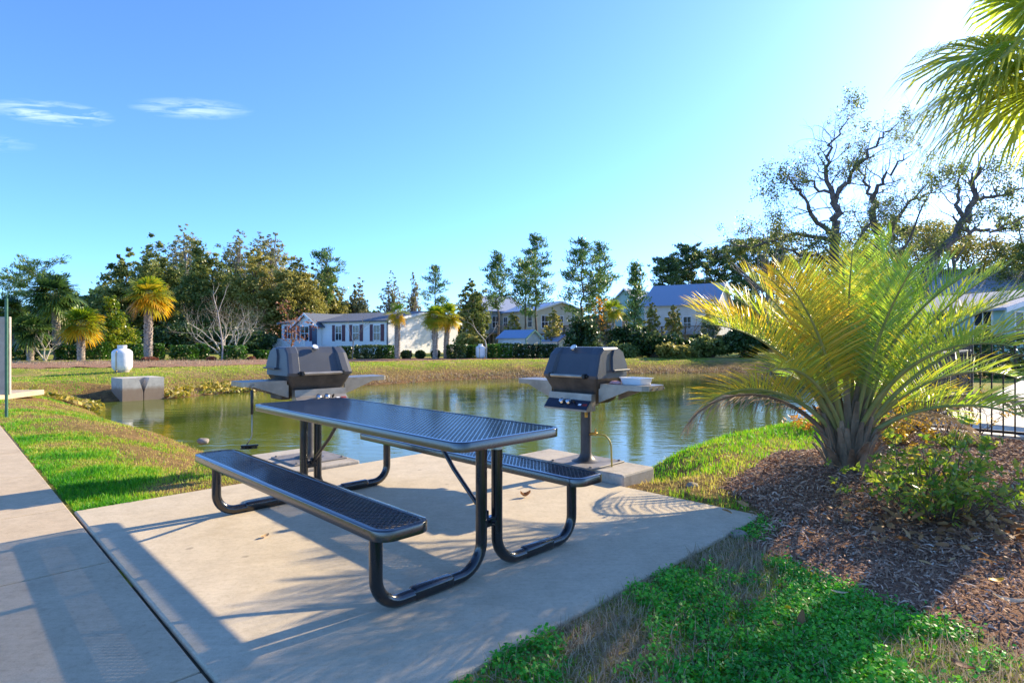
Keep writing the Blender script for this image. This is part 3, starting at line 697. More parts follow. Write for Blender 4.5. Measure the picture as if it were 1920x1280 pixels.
# ------------------------------------------------------------------ pool fences, lounge chair, pot
def make_fence(label, p0, p1, step, posts, h=1.22):
    d = np.array(p1) - np.array(p0); Ln = np.linalg.norm(d); az = math.atan2(d[1], d[0])
    f = thing('metal_fence', label, 'fence', (p0[0], p0[1], 0), az, 'black pool fence runs')
    for z in (.10, h - .16, h): 
        mb = MB(); box(mb, (Ln / 2, 0, z), (Ln, .028, .034), bev=.003); mb.build('rail', M['fence'], f)
    first = None; n = int(Ln / step)
    for i in range(1, n + 1):
        if i * step > Ln - .03: break
        if first is None:
            mb = MB(); box(mb, (0, 0, h / 2 + .03), (.017, .017, h - .02), bev=.002); first = mb.build('picket', M['fence'], f); first.location = (i * step, 0, 0)
        else:
            q = first.copy(); COL.objects.link(q); q.parent = f; q.location = (i * step, 0, 0)
    for x in posts:
        mb = MB(); box(mb, (x, 0, h / 2), (.055, .055, h + .12), bev=.004); box(mb, (x, 0, h + .07), (.07, .07, .025), bev=.006); mb.build('post', M['fence'], f)
    return f
FP = (5.55, 7.95)
make_fence('black metal picket fence along the mulch bed in front of the pool deck', FP, (FP[0] + 2.3, FP[1] - 2.3), .113, [0, 1.63, 3.25])
make_fence('black metal picket fence running back from the corner post towards the pond', (FP[0] + .04, FP[1] + .04), (FP[0] + 3.6, FP[1] + 3.6), .113, [2.4, 5.0])
lc = thing('lounge_chair', 'dark sling lounge chair with curved tan frame behind the fence', 'lounge chair', (7.32, 8.45, .05), R(120))
for s in (-1, 1):
    tube(MB(), rounded([((-.75, s * .32, 1.0), 0), ((-.55, s * .32, .62), .2), ((-.25, s * .32, .34), .2), ((.9, s * .32, .36), 0)], 6), .022, 10).build('side_frame', M['tanmetal'], lc, smooth=True)
    for x in (-.3, .7): tube(MB(), [(x, s * .32, .34), (x - .06, s * .34, 0)], .018, 8).build('leg', M['tanmetal'], lc, smooth=True)
mb = MB(); pr = [(-.74, .97), (-.55, .61), (-.26, .345), (.2, .335), (.88, .355)]
mb.add([(x, y, z + dz) for dz in (.012, 0) for x, z in pr for y in (-.30, .30)], [[2 * i, 2 * i + 1, 2 * i + 3, 2 * i + 2] for i in range(4)] + [[10 + 2 * i, 10 + 2 * i + 2, 10 + 2 * i + 3, 10 + 2 * i + 1] for i in range(4)])
mb.build('sling', M['sling'], lc)
pt = thing('planter', 'black tapered planter standing in the grass behind the big palm', 'planter', (7.45, 10.9, -.02))
lathe(MB(), [(.20, 0), (.24, .42), (.27, .46), (.27, .5), (.24, .5), (.23, .40)], 20).build('pot', M['black'], pt, smooth='auto')
lathe(MB(), [(.22, .40), (.05, .43)], 16).build('soil', M['mulch'], pt)
# rocks
def rock(label, loc, s, mat, seed):
    r2 = np.random.default_rng(seed); bm = bmesh.new(); bmesh.ops.create_icosphere(bm, subdivisions=3, radius=1)
    off = r2.uniform(0, 9, 3)
    for v in bm.verts:
        n = fbm(np.array([v.co.x * 1.3 + off[0]]), np.array([v.co.y * 1.3 + v.co.z + off[1]]), seed)[0]; v.co *= (.7 + .6 * n); v.co.x *= s[0]; v.co.y *= s[1]; v.co.z *= s[2]
    bm.verts.index_update(); mb = MB(); mb.add([v.co[:] for v in bm.verts], [[v.index for v in f.verts] for f in bm.faces]); bm.free()
    o = mb.build('rock', M[mat], None, smooth=True, loc=loc); return tag(o, label, 'rock')
rock('low brown mound of earth like a rock at the mulch edge beside the big palm', (2.62, 5.25, .04), (.22, .16, .10), 'rockbrown', 3)
rock('blue grey boulder by the fence corner post behind the palm', (6.35, 10.2, .0), (.34, .26, .2), 'rockblue', 5)
rock('small pale stone on the pond edge beyond the near bench', (-5.3, 9.95, -.47), (.10, .08, .06), 'rock', 8)
rock('small tan stone in the short grass right of the concrete footing', (1.55, 5.0, -.01), (.055, .04, .035), 'rock', 11)
rock('tan stone lying on the corner edge of the patio by the mulch', (1.455, 3.73, .0), (.05, .03, .03), 'rock', 12)

# ------------------------------------------------------------------ foliage tools
def unit(n, r): 
    v = r.normal(size=(n, 3)); return v / (np.linalg.norm(v, axis=1)[:, None] + 1e-9)
def leafcloud(mb, C, size, r, tint, elong=1.7, up=.4, bend=0.0, axis=None):
    """diamond leaves at points C"""
    n = len(C); N = unit(n, r); N[:, 2] += up; N /= np.linalg.norm(N, axis=1)[:, None] + 1e-9
    A = unit(n, r) if axis is None else axis + unit(n, r) * .5
    A -= N * (A * N).sum(1)[:, None]; A /= np.linalg.norm(A, axis=1)[:, None] + 1e-9
    B = np.cross(N, A); s = np.asarray(size) * (r.uniform(.65, 1.35, n)); s = s[:, None]
    V = np.stack([C - A * s * elong, C - B * s - A * s * .15, C + A * s * elong, C + B * s - A * s * .15], 1)
    F_ = np.arange(n * 4).reshape(n, 4)
    mb.add(V.reshape(-1, 3), F_, np.repeat(np.clip(tint, 0, 1), 4)); return mb
def blobpts(blobs, nclump, per, r, shell=.45, cl=.22):
    """clumps of leaves spread through ellipsoids -> points, tints, clump centres"""
    vol = np.array([b[3] * b[4] * b[5] for b in blobs]) ** .8; vol /= vol.sum()
    P = []; T = []; CC = []
    for b, v in zip(blobs, vol):
        k = max(3, int(nclump * v)); d = unit(k, r); rad = (shell + (1 - shell) * r.uniform(0, 1, k)) ** .6
        c = np.array(b[:3]) + d * rad[:, None] * np.array(b[3:6]) * .92; CC.append(c)
        sz = cl * (b[3] * b[4] * b[5]) ** (1 / 3.)
        sc = r.uniform(.55, 1.4, k); tt = r.uniform(.05, .95, k)
        off = r.normal(0, .62, (k * per, 3)) * np.array([1.15, 1.15, .8])
        P.append(np.repeat(c, per, 0) + off * (np.repeat(sc, per) * sz)[:, None])
        T.append(np.repeat(tt, per) * .7 + r.uniform(0, .3, k * per))
    return np.concatenate(P), np.concatenate(T), np.concatenate(CC)
def wob(p0, p1, r, k=6, amp=.08, sag=0.0):
    p0 = np.array(p0, float); p1 = np.array(p1, float); t = np.linspace(0, 1, k)[:, None]; Ln = np.linalg.norm(p1 - p0)
    P = p0 + (p1 - p0) * t; off = r.normal(0, amp * Ln, (k, 3)) * np.sin(t * math.pi); P += off * .5; P[:, 2] += sag * Ln * np.sin(t[:, 0] * math.pi); return P
def broadleaf(name, label, px, d, ytop, hw, mat, barkm, seed, group, base=None, blobs=None, nclump=95, per=60, leaf=.13, trunkr=None, shape='round', dep=None, limbs=10, fine=3.2, cl=.20):
    r = np.random.default_rng(seed); x, y, z = at(px, d); H = Z(ytop, d) - z; W = hw * d / F
    t = thing(name, label, 'tree', (x, y, z - .1), 0, group)
    lo = H * (.12 if base is None else base)
    if blobs is None:
        blobs = []; n = 8 if shape != 'spire' else 7
        for i in range(n):
            f = (i + .5) / n
            zc = lo + (H - lo) * (f * .86 + .05)
            prof = {'round': math.sin(math.pi * (f * .72 + .22)), 'spire': (1 - f) * .9 + .15, 'cone': 1.05 - f * .8}[shape]
            a = r.uniform(0, 6.28); rr = W * prof
            blobs.append((math.cos(a) * rr * .42, math.sin(a) * rr * .42, zc, rr * .72, rr * .72, (H - lo) * .17))
            if shape == 'round':
                for _ in range(3): 
                    a += r.uniform(1.6, 2.6); blobs.append((math.cos(a) * rr * .55, math.sin(a) * rr * .55, zc + r.normal(0, .05 * H), rr * .5, rr * .5, (H - lo) * .13))
        zt = max(b[2] + b[5] for b in blobs); blobs = [(b[0], b[1], b[2] * H / zt if b[2] > .5 * H else b[2], b[3], b[4], b[5]) for b in blobs]
    P, T, CC = blobpts(blobs, int(nclump * fine), max(10, int(per * 3.4 / fine)), r, .25, cl)
    ok = P[:, 2] > .15; P = P[ok]; T = T[ok]
    mb = MB(); leafcloud(mb, P, leaf * .47, r, T, 1.5, .5); mb.build('crown', mat, t)
    mb = MB(); tr = trunkr or max(.07, H * .016); top = np.array([r.normal(0, .04 * H), r.normal(0, .04 * H), H * .72])
    tp = wob((0, 0, -.2), top, r, 8, .04); tube(mb, tp, np.linspace(tr * 1.25, tr * .35, 8), 8)
    for c in CC[r.permutation(len(CC))[:limbs * 2]]:
        k = min(6, max(1, int(np.clip(c[2] / H, .1, .9) * 8) - 2)); tube(mb, wob(tp[k], c, r, 5, .10, .05), np.linspace(tr * .45, tr * .08, 5), 5, False)
    mb.build('trunk', barkm, t, smooth=True)
    return t
def pine(name, label, px, d, ytop, hw, seed, group, base=.42, mat='pine', lean=0.0, nb=64, leaf=.13, flat=False, barkm='bark'):
    r = np.random.default_rng(seed); x, y, z = at(px, d); H = Z(ytop, d) - z; W = hw * d / F
    t = thing(name, label, 'tree', (x, y, z - .1), 0, group)
    tp = wob((0, 0, -.2), (lean * H, 0, H * .98), r, 12, .018); tr = max(.06, H * .0105)
    mb = MB(); tube(mb, tp, np.linspace(tr * 1.2, tr * .15, 12), 8); lb = MB(); PP = []; TT = []; AX = []
    for i in range(nb):
        f = base + (1 - base) * (i + r.uniform(0, .8)) / nb; zc = f * H
        p0 = np.array([np.interp(zc, tp[:, 2], tp[:, 0]), np.interp(zc, tp[:, 2], tp[:, 1]), zc])
        g = (f - base) / (1 - base)
        prof = (np.interp(g, [0, .25, .6, 1], [.55, 1.0, .75, .12]) if not flat else np.interp(g, [0, .35, .75, 1], [.45, .85, 1.0, .6]))
        a = r.uniform(0, 6.28); ln = W * prof * r.uniform(.5, 1.1); rise = r.uniform(.05, .45) + .35 * g
        p1 = p0 + np.array([math.cos(a) * ln, math.sin(a) * ln, ln * rise])
        bp = wob(p0, p1, r, 5, .06, -.05); tube(mb, bp, np.linspace(tr * .28, .012, 5), 4, False)
        nt_ = max(3, int(ln / .32))
        for j in range(nt_):
            q = r.uniform(.4, 1.02); c = p0 + (p1 - p0) * q + r.normal(0, .13 + .07 * ln, 3) * (1, 1, .55)
            k = 17; PP.append(c + r.normal(0, .20, (k, 3)) * (1, 1, .6)); TT.append(np.full(k, r.uniform(.1, .9)) + r.normal(0, .12, k))
            ax = (p1 - p0) / (np.linalg.norm(p1 - p0) + 1e-6) * .8 + np.array([0, 0, .5]); AX.append(np.tile(ax, (k, 1)))
    leafcloud(lb, np.concatenate(PP), leaf * .31, r, np.concatenate(TT), 4.6, .2, axis=np.concatenate(AX))
    mb.build('trunk', M[barkm], t, smooth=True); lb.build('crown', M[mat], t); return t
def grow(mb, p, dirv, ln, rad, depth, r, tips, spread=.6, up=.15, kids=(2, 3), shrink=.72, n=6, wig=.12):
    d = np.array(dirv) / np.linalg.norm(dirv); k = 4; P = [np.array(p, float)]
    for i in range(k):
        d = d + r.normal(0, wig, 3); d[2] += up * .25; d /= np.linalg.norm(d); P.append(P[-1] + d * ln / k)
    r1 = rad * (.62 if depth else .3); tube(mb, P, np.linspace(rad, r1, k + 1), n if rad > .03 else 4, False)
    if depth == 0: tips.append(P[-1]); return
    for c in range(r.integers(kids[0], kids[1] + 1)):
        s = P[-1] if c < 2 else P[r.integers(2, k)]
        nd = d + r.normal(0, spread, 3); nd[2] += up
        grow(mb, s, nd, ln * shrink * r.uniform(.75, 1.2), r1 * (.85 if c == 0 else .65), depth - 1, r, tips, spread, up, kids, shrink, n, wig)
def bare(name, label, px, d, ytop, seed, mat, group=None, stems=1, spread=.6, up=.15, depth=5, r0=.06, first=.34, kids=(2, 3), tilt=.35, base=None, shrink=.72, buds=None, leanx=0):
    r = np.random.default_rng(seed); x, y, z = at(px, d); H = Z(ytop, d) - z
    t = thing(name, label, 'tree', (x, y, z - .05), 0, group); mb = MB(); tips = []
    for s in range(stems):
        a = 6.28 * s / stems + r.uniform(0, 1); dv = (math.cos(a) * tilt + leanx, math.sin(a) * tilt, 1) if stems > 1 else (leanx, 0, 1)
        grow(mb, (0, 0, 0), dv, H * first, r0, depth, r, tips, spread, up, kids, shrink, 6)
    V = np.concatenate(mb.V); k = H / V[:, 2].max(); mb.V = [v * (min(k, 1.3), min(k, 1.3), k) for v in mb.V]; tips = np.array(tips) * (min(k, 1.3), min(k, 1.3), k)
    mb.build('branches', mat, t, smooth=True)
    if buds is not None:
        m2, per, lf = buds; C = np.repeat(tips, per, 0) + r.normal(0, .18, (len(tips) * per, 3)); lb = MB(); leafcloud(lb, C, lf, r, r.uniform(0, 1, len(C)), 1.5, .3); lb.build('leaves', m2, t)
    return t

# fan palms ------------------------------------------------------------
def fan(mb, hub, ax, side, rad, nseg, r, tint, droop=.35, wid=1.0, spread=118):
    """one costapalmate fan: hub, outward axis, side vector"""
    ax = np.array(ax) / np.linalg.norm(ax); side = np.array(side); side = side - ax * np.dot(side, ax); side /= np.linalg.norm(side); nm = np.cross(ax, side)
    if nm[2] < 0: nm = -nm
    th = np.linspace(-R(spread), R(spread), nseg)
    for q in th:
        dv = ax * math.cos(q) + side * math.sin(q); ln = rad * (1 - .30 * (abs(q) / R(spread)) ** 2) * r.uniform(.9, 1.06)
        dv = dv + nm * (.16 * abs(math.sin(q)) + r.normal(0, .04)); lat = np.cross(nm, dv); lat /= np.linalg.norm(lat) + 1e-9
        w0 = ln * .012 * wid; w1 = ln * .030 * wid; tw = nm * w1 * .5
        p0 = np.array(hub) + dv * ln * .06; p1 = p0 + dv * ln * .45 - np.array([0, 0, droop * ln * .05]); p2 = p0 + dv * ln * .78 - np.array([0, 0, droop * ln * .24]); p3 = p0 + dv * ln * .96 - np.array([0, 0, droop * ln * .55])
        mb.add([p0 - lat * w0, p0 + lat * w0, p1 - lat * w1 + tw, p1 + lat * w1 + tw, p2 - lat * w1 * .7, p2 + lat * w1 * .7, p3], [[0, 1, 3, 2], [2, 3, 5, 4], [4, 5, 6]],
               np.clip(np.array([tint, tint, tint, tint, tint + .12, tint + .12, tint + .3]) + r.normal(0, .06), 0, 1))
def sabal(label, px, d, ytrunk, ytop, hw, seed, mat, group, nf=26, trw=.17, boots=True, lean=0.0, tilt=(80, -50), nseg=22, cat='palm tree', goldlow=.35):
    r = np.random.default_rng(seed); x, y, z = at(px, d); Ht = Z(ytrunk, d) - z; W = hw * d / F; Hc = Z(ytop, d) - z - Ht
    t = thing('fan_palm', label, cat, (x, y, z - .08), 0, group)
    zs = np.linspace(0, Ht + .1, 14); rr = trw * (1 + .18 * np.exp(-zs / .25)) * (1 + .05 * r.normal(size=14)); cx_ = lean * (zs / max(Ht, .1)) ** 1.3
    tube(MB(), np.stack([cx_, cx_ * 0, zs], -1), rr, 12).build('trunk', M['palmtrunk'], t, smooth=True)
    if boots:
        mb = MB(); zc = .35
        while zc < Ht + .05:
            for k in range(5):
                a = k * 1.2566 + zc * 9; zz = zc + r.uniform(-.04, .04); c, s = math.cos(a), math.sin(a); cx0 = lean * (zz / max(Ht, .1)) ** 1.3
                o = np.array([cx0, 0, zz]); e = np.array([c, s, 0]); l = np.array([-s, c, 0]); w_ = trw * .55
                mb.add([o + e * trw * .9 - l * w_, o + e * trw * .9 + l * w_, o + e * trw * 1.28 + l * w_ * .45 + (0, 0, .16), o + e * trw * 1.28 - l * w_ * .45 + (0, 0, .16), o + e * trw * .8 + (0, 0, .2)], [[0, 1, 2, 3], [2, 4, 3], [0, 3, 4], [1, 4, 2]], .5)
            zc += .15
        mb.build('leaf_bases', M['boot'], t)
    lb = MB(); sb = MB(); hub0 = np.array([lean, 0, Ht + .1]); 
    for i in range(nf):
        f = i / (nf - 1); el = R(tilt[0] + (tilt[1] - tilt[0]) * f + r.normal(0, 7)); a = i * 2.39996 + r.normal(0, .2)
        ax = np.array([math.cos(a) * math.cos(el), math.sin(a) * math.cos(el), math.sin(el)])
        pl = W * .42 * (1 if el > 0 else .8); rad = W * .66
        e = hub0 + ax * pl + np.array([0, 0, Hc * .10]); e[2] += .12 * pl
        tube(sb, [hub0, (hub0 + e) / 2 + (0, 0, .05), e], [.022, .016, .012], 4, False)
        ax2 = ax - np.array([0, 0, .30]); side = np.cross((0, 0, 1), ax) + r.normal(0, .25, 3)
        fan(lb, e, ax2, side, rad, nseg, r, np.clip(.18 + goldlow * f + r.normal(0, .12), 0, .85), .55, 1.7)
    sb.build('petioles', M['rachis'], t); lb.build('crown', M[mat], t); return t

# hedges --------------------------------------------------------------
def hedge(label, px, d, wpx, ytop, seed, mat, group, cat='shrub', name='hedge_shrub', rnd=.0, depth=None):
    r = np.random.default_rng(seed); x, y, z = at(px, d); W = wpx * d / F; H = Z(ytop, d) - z; D = depth or min(W, .95)
    t = thing(name, label, cat, (x, y, z - .03), r.uniform(-.15, .15), group)
    n = int(900 + 800 * W * H); U = unit(n, r); m = np.abs(U).max(1)[:, None]; Bx = U / m; Q = Bx * (1 - rnd) + U * rnd
    k = r.uniform(.72, 1.04, n)[:, None] ** .7; Q = Q * k
    lump = 1 + .12 * (fbm(Q[:, 0] * 2 + seed, Q[:, 2] * 2 + Q[:, 1] * 2, 3) - .5) * 2
    P = Q * lump[:, None] * np.array([W / 2, D / 2, H / 2]) + np.array([0, 0, H / 2 + .04])
    mb = MB(); leafcloud(mb, P, .045, r, np.clip(fbm(P[:, 0] * 3, P[:, 2] * 3, seed) * .9 + r.normal(0, .18, n), 0, 1), 1.3, .5); mb.build('foliage', M[mat], t)
    mb = MB()
    for _ in range(5): tube(mb, wob((r.normal(0, .05), r.normal(0, .05), -.1), (r.uniform(-.35, .35) * W, r.uniform(-.3, .3) * D, H * .8), r, 4), [.03, .02, .015, .006], 5, False)
    mb.build('stems', M['stem'], t, smooth=True); return t

# ------------------------------------------------------------------ houses
def house(name, label, loc, rz):
    return thing(name, label, 'house', loc, rz)
def win(parent, x, y, z, w_, h_, ax='x', shut=False, dirs=-1, mul=2):
    """window on a wall: ax 'x' = wall runs along x, facing -y (dirs -1); ax 'y' = wall along y facing +x (dirs 1)"""
    def B(mb, c, s): 
        if ax == 'x': box(mb, (x + c[0], y + dirs * c[1], z + c[2]), (s[0], s[1], s[2]))
        else: box(mb, (y + dirs * c[1], x + c[0], z + c[2]), (s[1], s[0], s[2]))
    f = MB(); t_ = .07
    for c, s in (((0, .03, h_ / 2), (w_ + t_, .06, t_)), ((0, .03, -h_ / 2), (w_ + t_, .06, t_)), ((-w_ / 2, .03, 0), (t_, .055, h_ - t_)), ((w_ / 2, .03, 0), (t_, .055, h_ - t_)), ((0, .028, 0), (w_ - t_, .04, .05))): B(f, c, s)
    for k in range(1, mul): B(f, (-w_ / 2 + w_ * k / mul, .026, 0), (.04, .035, h_ - t_))
    o = f.build('window', M['trim'], parent); g = MB(); B(g, (0, .006, 0), (w_, .02, h_)); g.build('pane', M['glass'], o)
    if shut:
        for s in (-1, 1):
            g = MB(); B(g, (s * (w_ / 2 + .24), .025, 0), (.36, .05, h_ + .12)); g.build('shutter', M['burgundy'], parent)
def gable(parent, x0, x1, y0, y1, zb, ze, zr, along, wallm, roofm_, over=.35, th=.12, name='wall'):
    """walls with gable ends and a ridge along 'x' or 'y'"""
    mb = MB()
    if along == 'x':
        ym = (y0 + y1) / 2; prism(mb, [(y0, zb), (y1, zb), (y1, ze), (ym, zr), (y0, ze)], 'x', x0, x1)
    else:
        xm = (x0 + x1) / 2; prism(mb, [(x0, zb), (x1, zb), (x1, ze), (xm, zr), (x0, ze)], 'y', y0, y1)
    mb.build(name, wallm, parent)
    mb = MB(); a0, a1, b0, b1 = (y0, y1, x0, x1) if along == 'x' else (x0, x1, y0, y1); m = (a0 + a1) / 2; sl_ = (zr - ze) / (m - a0)
    e0 = (a0 - over, ze - sl_ * over + .02); e1 = (a1 + over, ze - sl_ * over + .02)
    prism(mb, [e0, (m, zr + .02), e1, (e1[0], e1[1] + th), (m, zr + .02 + th), (e0[0], e0[1] + th)], 'x' if along == 'x' else 'y', b0 - over, b1 + over)
    o = mb.build('roof', roofm_, parent)
    for b in (b0 - over - .03, b1 + over):
        mb = MB(); prism(mb, [(e0[0], e0[1] - .10), (m, zr - .08), (e1[0], e1[1] - .10), (e1[0], e1[1] + th - .01), (m, zr + th + .01), (e0[0], e0[1] + th - .01)], 'x' if along == 'x' else 'y', b, b + .03); mb.build('fascia', M['trim'], o)
    return o
# white single storey house: corner at px 728; local x runs along the front towards the left end (-), y goes back
az = math.atan2(-7.0, 11.9)
xc, yc, zc_ = at(728, 50)
H1 = house('white_house', 'long white single storey house with burgundy shutters and grey shingle roof across the pond', (xc, yc, zc_ - .1), az)
ze = 2.95
gable(H1, -13.9, 0, 0, 10.2, 0, ze, ze + .95, 'x', M['sid_white'], M['shingle'], .3)
# porch cross gable (part of the front roof)
mb = MB(); prism(mb, [(-11.2, .35), (-8.2, .35), (-8.2, ze - .25), (-9.7, ze + .75), (-11.2, ze - .25)], 'y', -.55, -.02); mb.build('porch_gable', M['sid_white'], H1)
mb = MB(); prism(mb, [(-11.6, ze - .5), (-9.7, ze + .78), (-7.8, ze - .5), (-7.8, ze - .38), (-9.7, ze + .92), (-11.6, ze - .38)], 'y', -.85, 4.0); po = mb.build('porch_roof', M['shingle'], H1)
mb = MB(); prism(mb, [(-11.62, ze - .58), (-9.7, ze + .70), (-7.78, ze - .58), (-7.78, ze - .38), (-9.7, ze + .93), (-11.62, ze - .38)], 'y', -.88, -.855); mb.build('fascia', M['trim'], po)
for x, w_, s, yy in ((-12.6, .8, True, 0), (-9.9, 1.2, True, -.55), (-6.0, .8, True, 0), (-3.8, .8, True, 0), (-1.3, .8, True, 0)): win(H1, x, yy, 1.95, w_, 1.35, 'x', s)
mb = MB(); box(mb, (-8.55, -.575, 1.55), (.62, .05, 2.05)); d_ = mb.build('door', M['doorm'], H1); mb = MB(); box(mb, (-8.78, -.62, 1.5), (.04, .05, .12)); mb.build('handle', M['chrome'], d_)
win(H1, 6.3, 0, 1.9, .9, 1.1, 'y', False, 1)
mb = MB(); box(mb, (-.05, -.06, 1.45), (.10, .10, 2.9)); mb.build('downspout', M['doorm'], H1)
mb = MB(); box(mb, (-10.0, -1.75, .28), (5.6, 2.3, .5)); mb.build('porch_deck', M['sid_pale'], H1)
mb = MB(); box(mb, (-10.0, -2.85, 1.42), (5.6, .07, .07)); box(mb, (-10.0, -2.85, .72), (5.6, .05, .05))
for i in range(57): box(mb, (-12.75 + i * .1, -2.85, 1.05), (.03, .03, .7))
for i in range(5): box(mb, (-12.78 + i * 1.39, -2.85, 1.0), (.1, .1, 1.0))
mb.build('porch_railing', M['trim'], H1)
# garden sheds
def shed(label, px, d, rz, w_, l_, he, hr, trim):
    s = thing('garden_shed', label, 'shed', at(px, d, -.05), rz)
    gable(s, 0, w_, 0, l_, 0, he, hr, 'y', M['sid_pale'], M['tinroof'], .12, .06)
    for x in (0.0, w_): mb = MB(); box(mb, (x, -.02, he / 2), (.09, .06, he)); mb.build('corner_trim', M[trim], s)
    mb = MB(); prism(mb, [(-.18, he - .13), (w_ / 2, hr - .06), (w_ + .18, he - .13), (w_ + .18, he), (w_ / 2, hr + .1), (-.18, he)], 'y', -.20, -.155); mb.build('gable_trim', M[trim], s)
    for k in range(2): win(s, l_ * (.3 + .4 * k), 0, he * .55, .65, .6, 'y', False, -1)
    return s
shed('pale garden shed with teal edged tin roof above the dark hedge row', 986, 44, R(48), 1.75, 2.9, 1.42, 1.98, 'tealtrim')
shed('smaller blue roofed garden shed right of the teal edged shed', 1046, 47, R(44), 1.7, 2.2, 1.15, 1.65, 'doorm')
# raised houses behind the pines
def raised(label, px, d, rz, w_, l_, zf, ze_, zr, wallm, roofmm, decks=True, along='y', nwin=3):
    h = house('raised_house', label, at(px, d, -.1), rz)
    gable(h, -w_ / 2, w_ / 2, 0, l_, zf, ze_, zr, along, M[wallm], M[roofmm], .45)
    for x in np.linspace(-w_ / 2 + .2, w_ / 2 - .2, 4):
        for y in (0.2, l_ - .2): mb = MB(); box(mb, (x, y, zf / 2), (.28, .28, zf)); mb.build('stilt', M['deckwood'], h)
    mb = MB(); box(mb, (0, .35, zf / 2 + .1), (w_ * .7, .15, zf * .8)); mb.build('ground_storey', M[wallm], h)
    if decks:
        mb = MB(); box(mb, (0, -1.3, zf), (w_, 2.5, .2)); mb.build('deck', M['deckwood'], h)
        mb = MB(); box(mb, (0, -2.5, zf + 1.0), (w_, .08, .08)); box(mb, (0, -2.5, zf + .25), (w_, .06, .06))
        for i in range(int(w_ / .16)): box(mb, (-w_ / 2 + .08 + i * .16, -2.5, zf + .62), (.04, .04, .72))
        for x in np.linspace(-w_ / 2 + .1, w_ / 2 - .1, 4): box(mb, (x, -2.4, (zf + 1.0) / 2), (.16, .16, zf + 1.0))
        mb.build('deck_railing', M['deckwood'], h)
    for i in range(nwin):
        x = -w_ / 2 + w_ * (i + .5) / nwin; win(h, x, 0, zf + 1.5, .95, 1.5, 'x')
        if ze_ - zf > 4.2: win(h, x, 0, zf + 4.0, .95, 1.3, 'x')
    for i in range(nwin): win(h, l_ * (i + .5) / nwin, -w_ / 2, zf + 1.6, .9, 1.4, 'y', False, -1); win(h, l_ * (i + .5) / nwin, w_ / 2, zf + 1.6, .9, 1.4, 'y', False, 1)
    return h
raised('grey raised house with blue grey roof and deck behind the two leaning pines', 951, 76, R(28), 5.2, 9, 2.2, 5.2, 7.3, 'sid_grey', 'shingleb', True, 'x')
raised('cream walled house with low roof and wooden decks behind the tall pines', 1050, 70, R(30), 6.6, 9, 2.0, 4.9, 5.9, 'sid_cream', 'tinroof')
raised('house with blue grey roof and teal gable between the pines and the young pine', 1172, 82, R(-38), 6.5, 12, 2.2, 5.6, 8.6, 'sid_aqua', 'shingleb', True, 'y')
raised('large pale house with broad blue grey roof left of the big palm', 1272, 72, R(-30), 8.6, 11, 2.0, 5.8, 8.6, 'sid_pale', 'shingleb', True, 'x', 4)
raised('pale house with blue grey roof seen through the fronds of the big palm', 1820, 46, R(-20), 11, 9, 1.0, 5.2, 7.3, 'sid_pale', 'shingleb', False, 'x', 4)
raised('aqua pool house with white gable at the right picture edge', 1985, 27, R(10), 6, 6, .3, 2.7, 3.6, 'sid_aqua', 'shingleb', False, 'y', 3)

# ------------------------------------------------------------------ hedges and round shrubs along the far bed
HG = 'clipped shrubs on the far side of the pond'
for i, (px, wpx, yt, d, mt, lb) in enumerate((
    (42, 46, 645, 34, 'hedge', 'clipped green hedge between the low dark palm and the left picture edge'),
    (130, 34, 648, 35, 'hedge', 'small clipped hedge between two palm trunks at left'),
    (182, 42, 641, 35, 'hedge', 'clipped hedge right of the small yellow green palm'),
    (258, 34, 646, 33, 'hedge', 'clipped hedge touching the golden palm on its left'),
    (292, 24, 645, 34, 'hedge', 'clipped hedge just right of the golden palm trunk'),
    (345, 42, 648, 33, 'hedge', 'wide bright clipped hedge in the gap right of the golden palm'),
    (375, 26, 645, 35.5, 'hedge', 'clipped hedge standing behind the wide bright hedge'),
    (438, 40, 649, 33, 'hedge', 'clipped hedge under the pale bare tree'),
    (491, 24, 657, 34, 'hedge', 'small clipped hedge behind the left grill lid'),
    (648, 26, 650, 36, 'hedgedark', 'dark hedge beside the right end of the left grill lid'),
    (690, 46, 648, 35.5, 'hedgedark', 'wide dark hedge under the white house windows'),
    (725, 30, 648, 36, 'hedge', 'glossy green shrub at the corner of the white house'),
    (857, 36, 647, 36, 'hedgedark', 'dark clipped hedge right of the twin palms'),
    (884, 18, 648, 36.5, 'hedge', 'narrow green shrub beside the pale blue tank'),
    (925, 24, 646, 36.5, 'hedge', 'green shrub at the left end of the dark hedge row'),
    (947, 24, 645, 36.8, 'hedge', 'bright leafed shrub in front of the teal edged shed'),
    (968, 22, 646, 37, 'hedgedark', 'dark clipped hedge below the shed window'),
    (988, 24, 646, 37.2, 'hedgedark', 'tallest dark clipped hedge below the shed gable'),
    (1010, 22, 646, 37.4, 'hedgedark', 'dark clipped hedge left of the right grill lid'),
    (1032, 24, 646, 37.8, 'hedgedark', 'dark hedge partly hidden by the right grill lid'))):
    hedge(lb, px, d, wpx, yt, 100 + i, mt, HG)
for i, (px, wpx, yt, d, lb) in enumerate(((762, 21, 657, 36, 'round dark shrub left of the black garden light'), (788, 19, 657, 36, 'round dark shrub between the garden light and the twin palms'), (817, 18, 656, 36.4, 'round dark shrub behind the left twin palm trunk'))):
    hedge(lb, px, d, wpx, yt, 140 + i, 'hedgedark', 'round dark shrubs', name='round_shrub', rnd=1.0)
for i, (px, wpx, yt, d, lb) in enumerate(((281, 27, 670, 31.5, 'low round russet shrub at the foot of the golden palm'), (396, 16, 669, 32, 'small russet shrub left of the thin sapling'), (471, 13, 669, 33, 'smallest russet shrub by the left grill lid'))):
    hedge(lb, px, d, wpx, yt, 150 + i, 'russet', 'low russet shrubs', name='round_shrub', rnd=1.0)

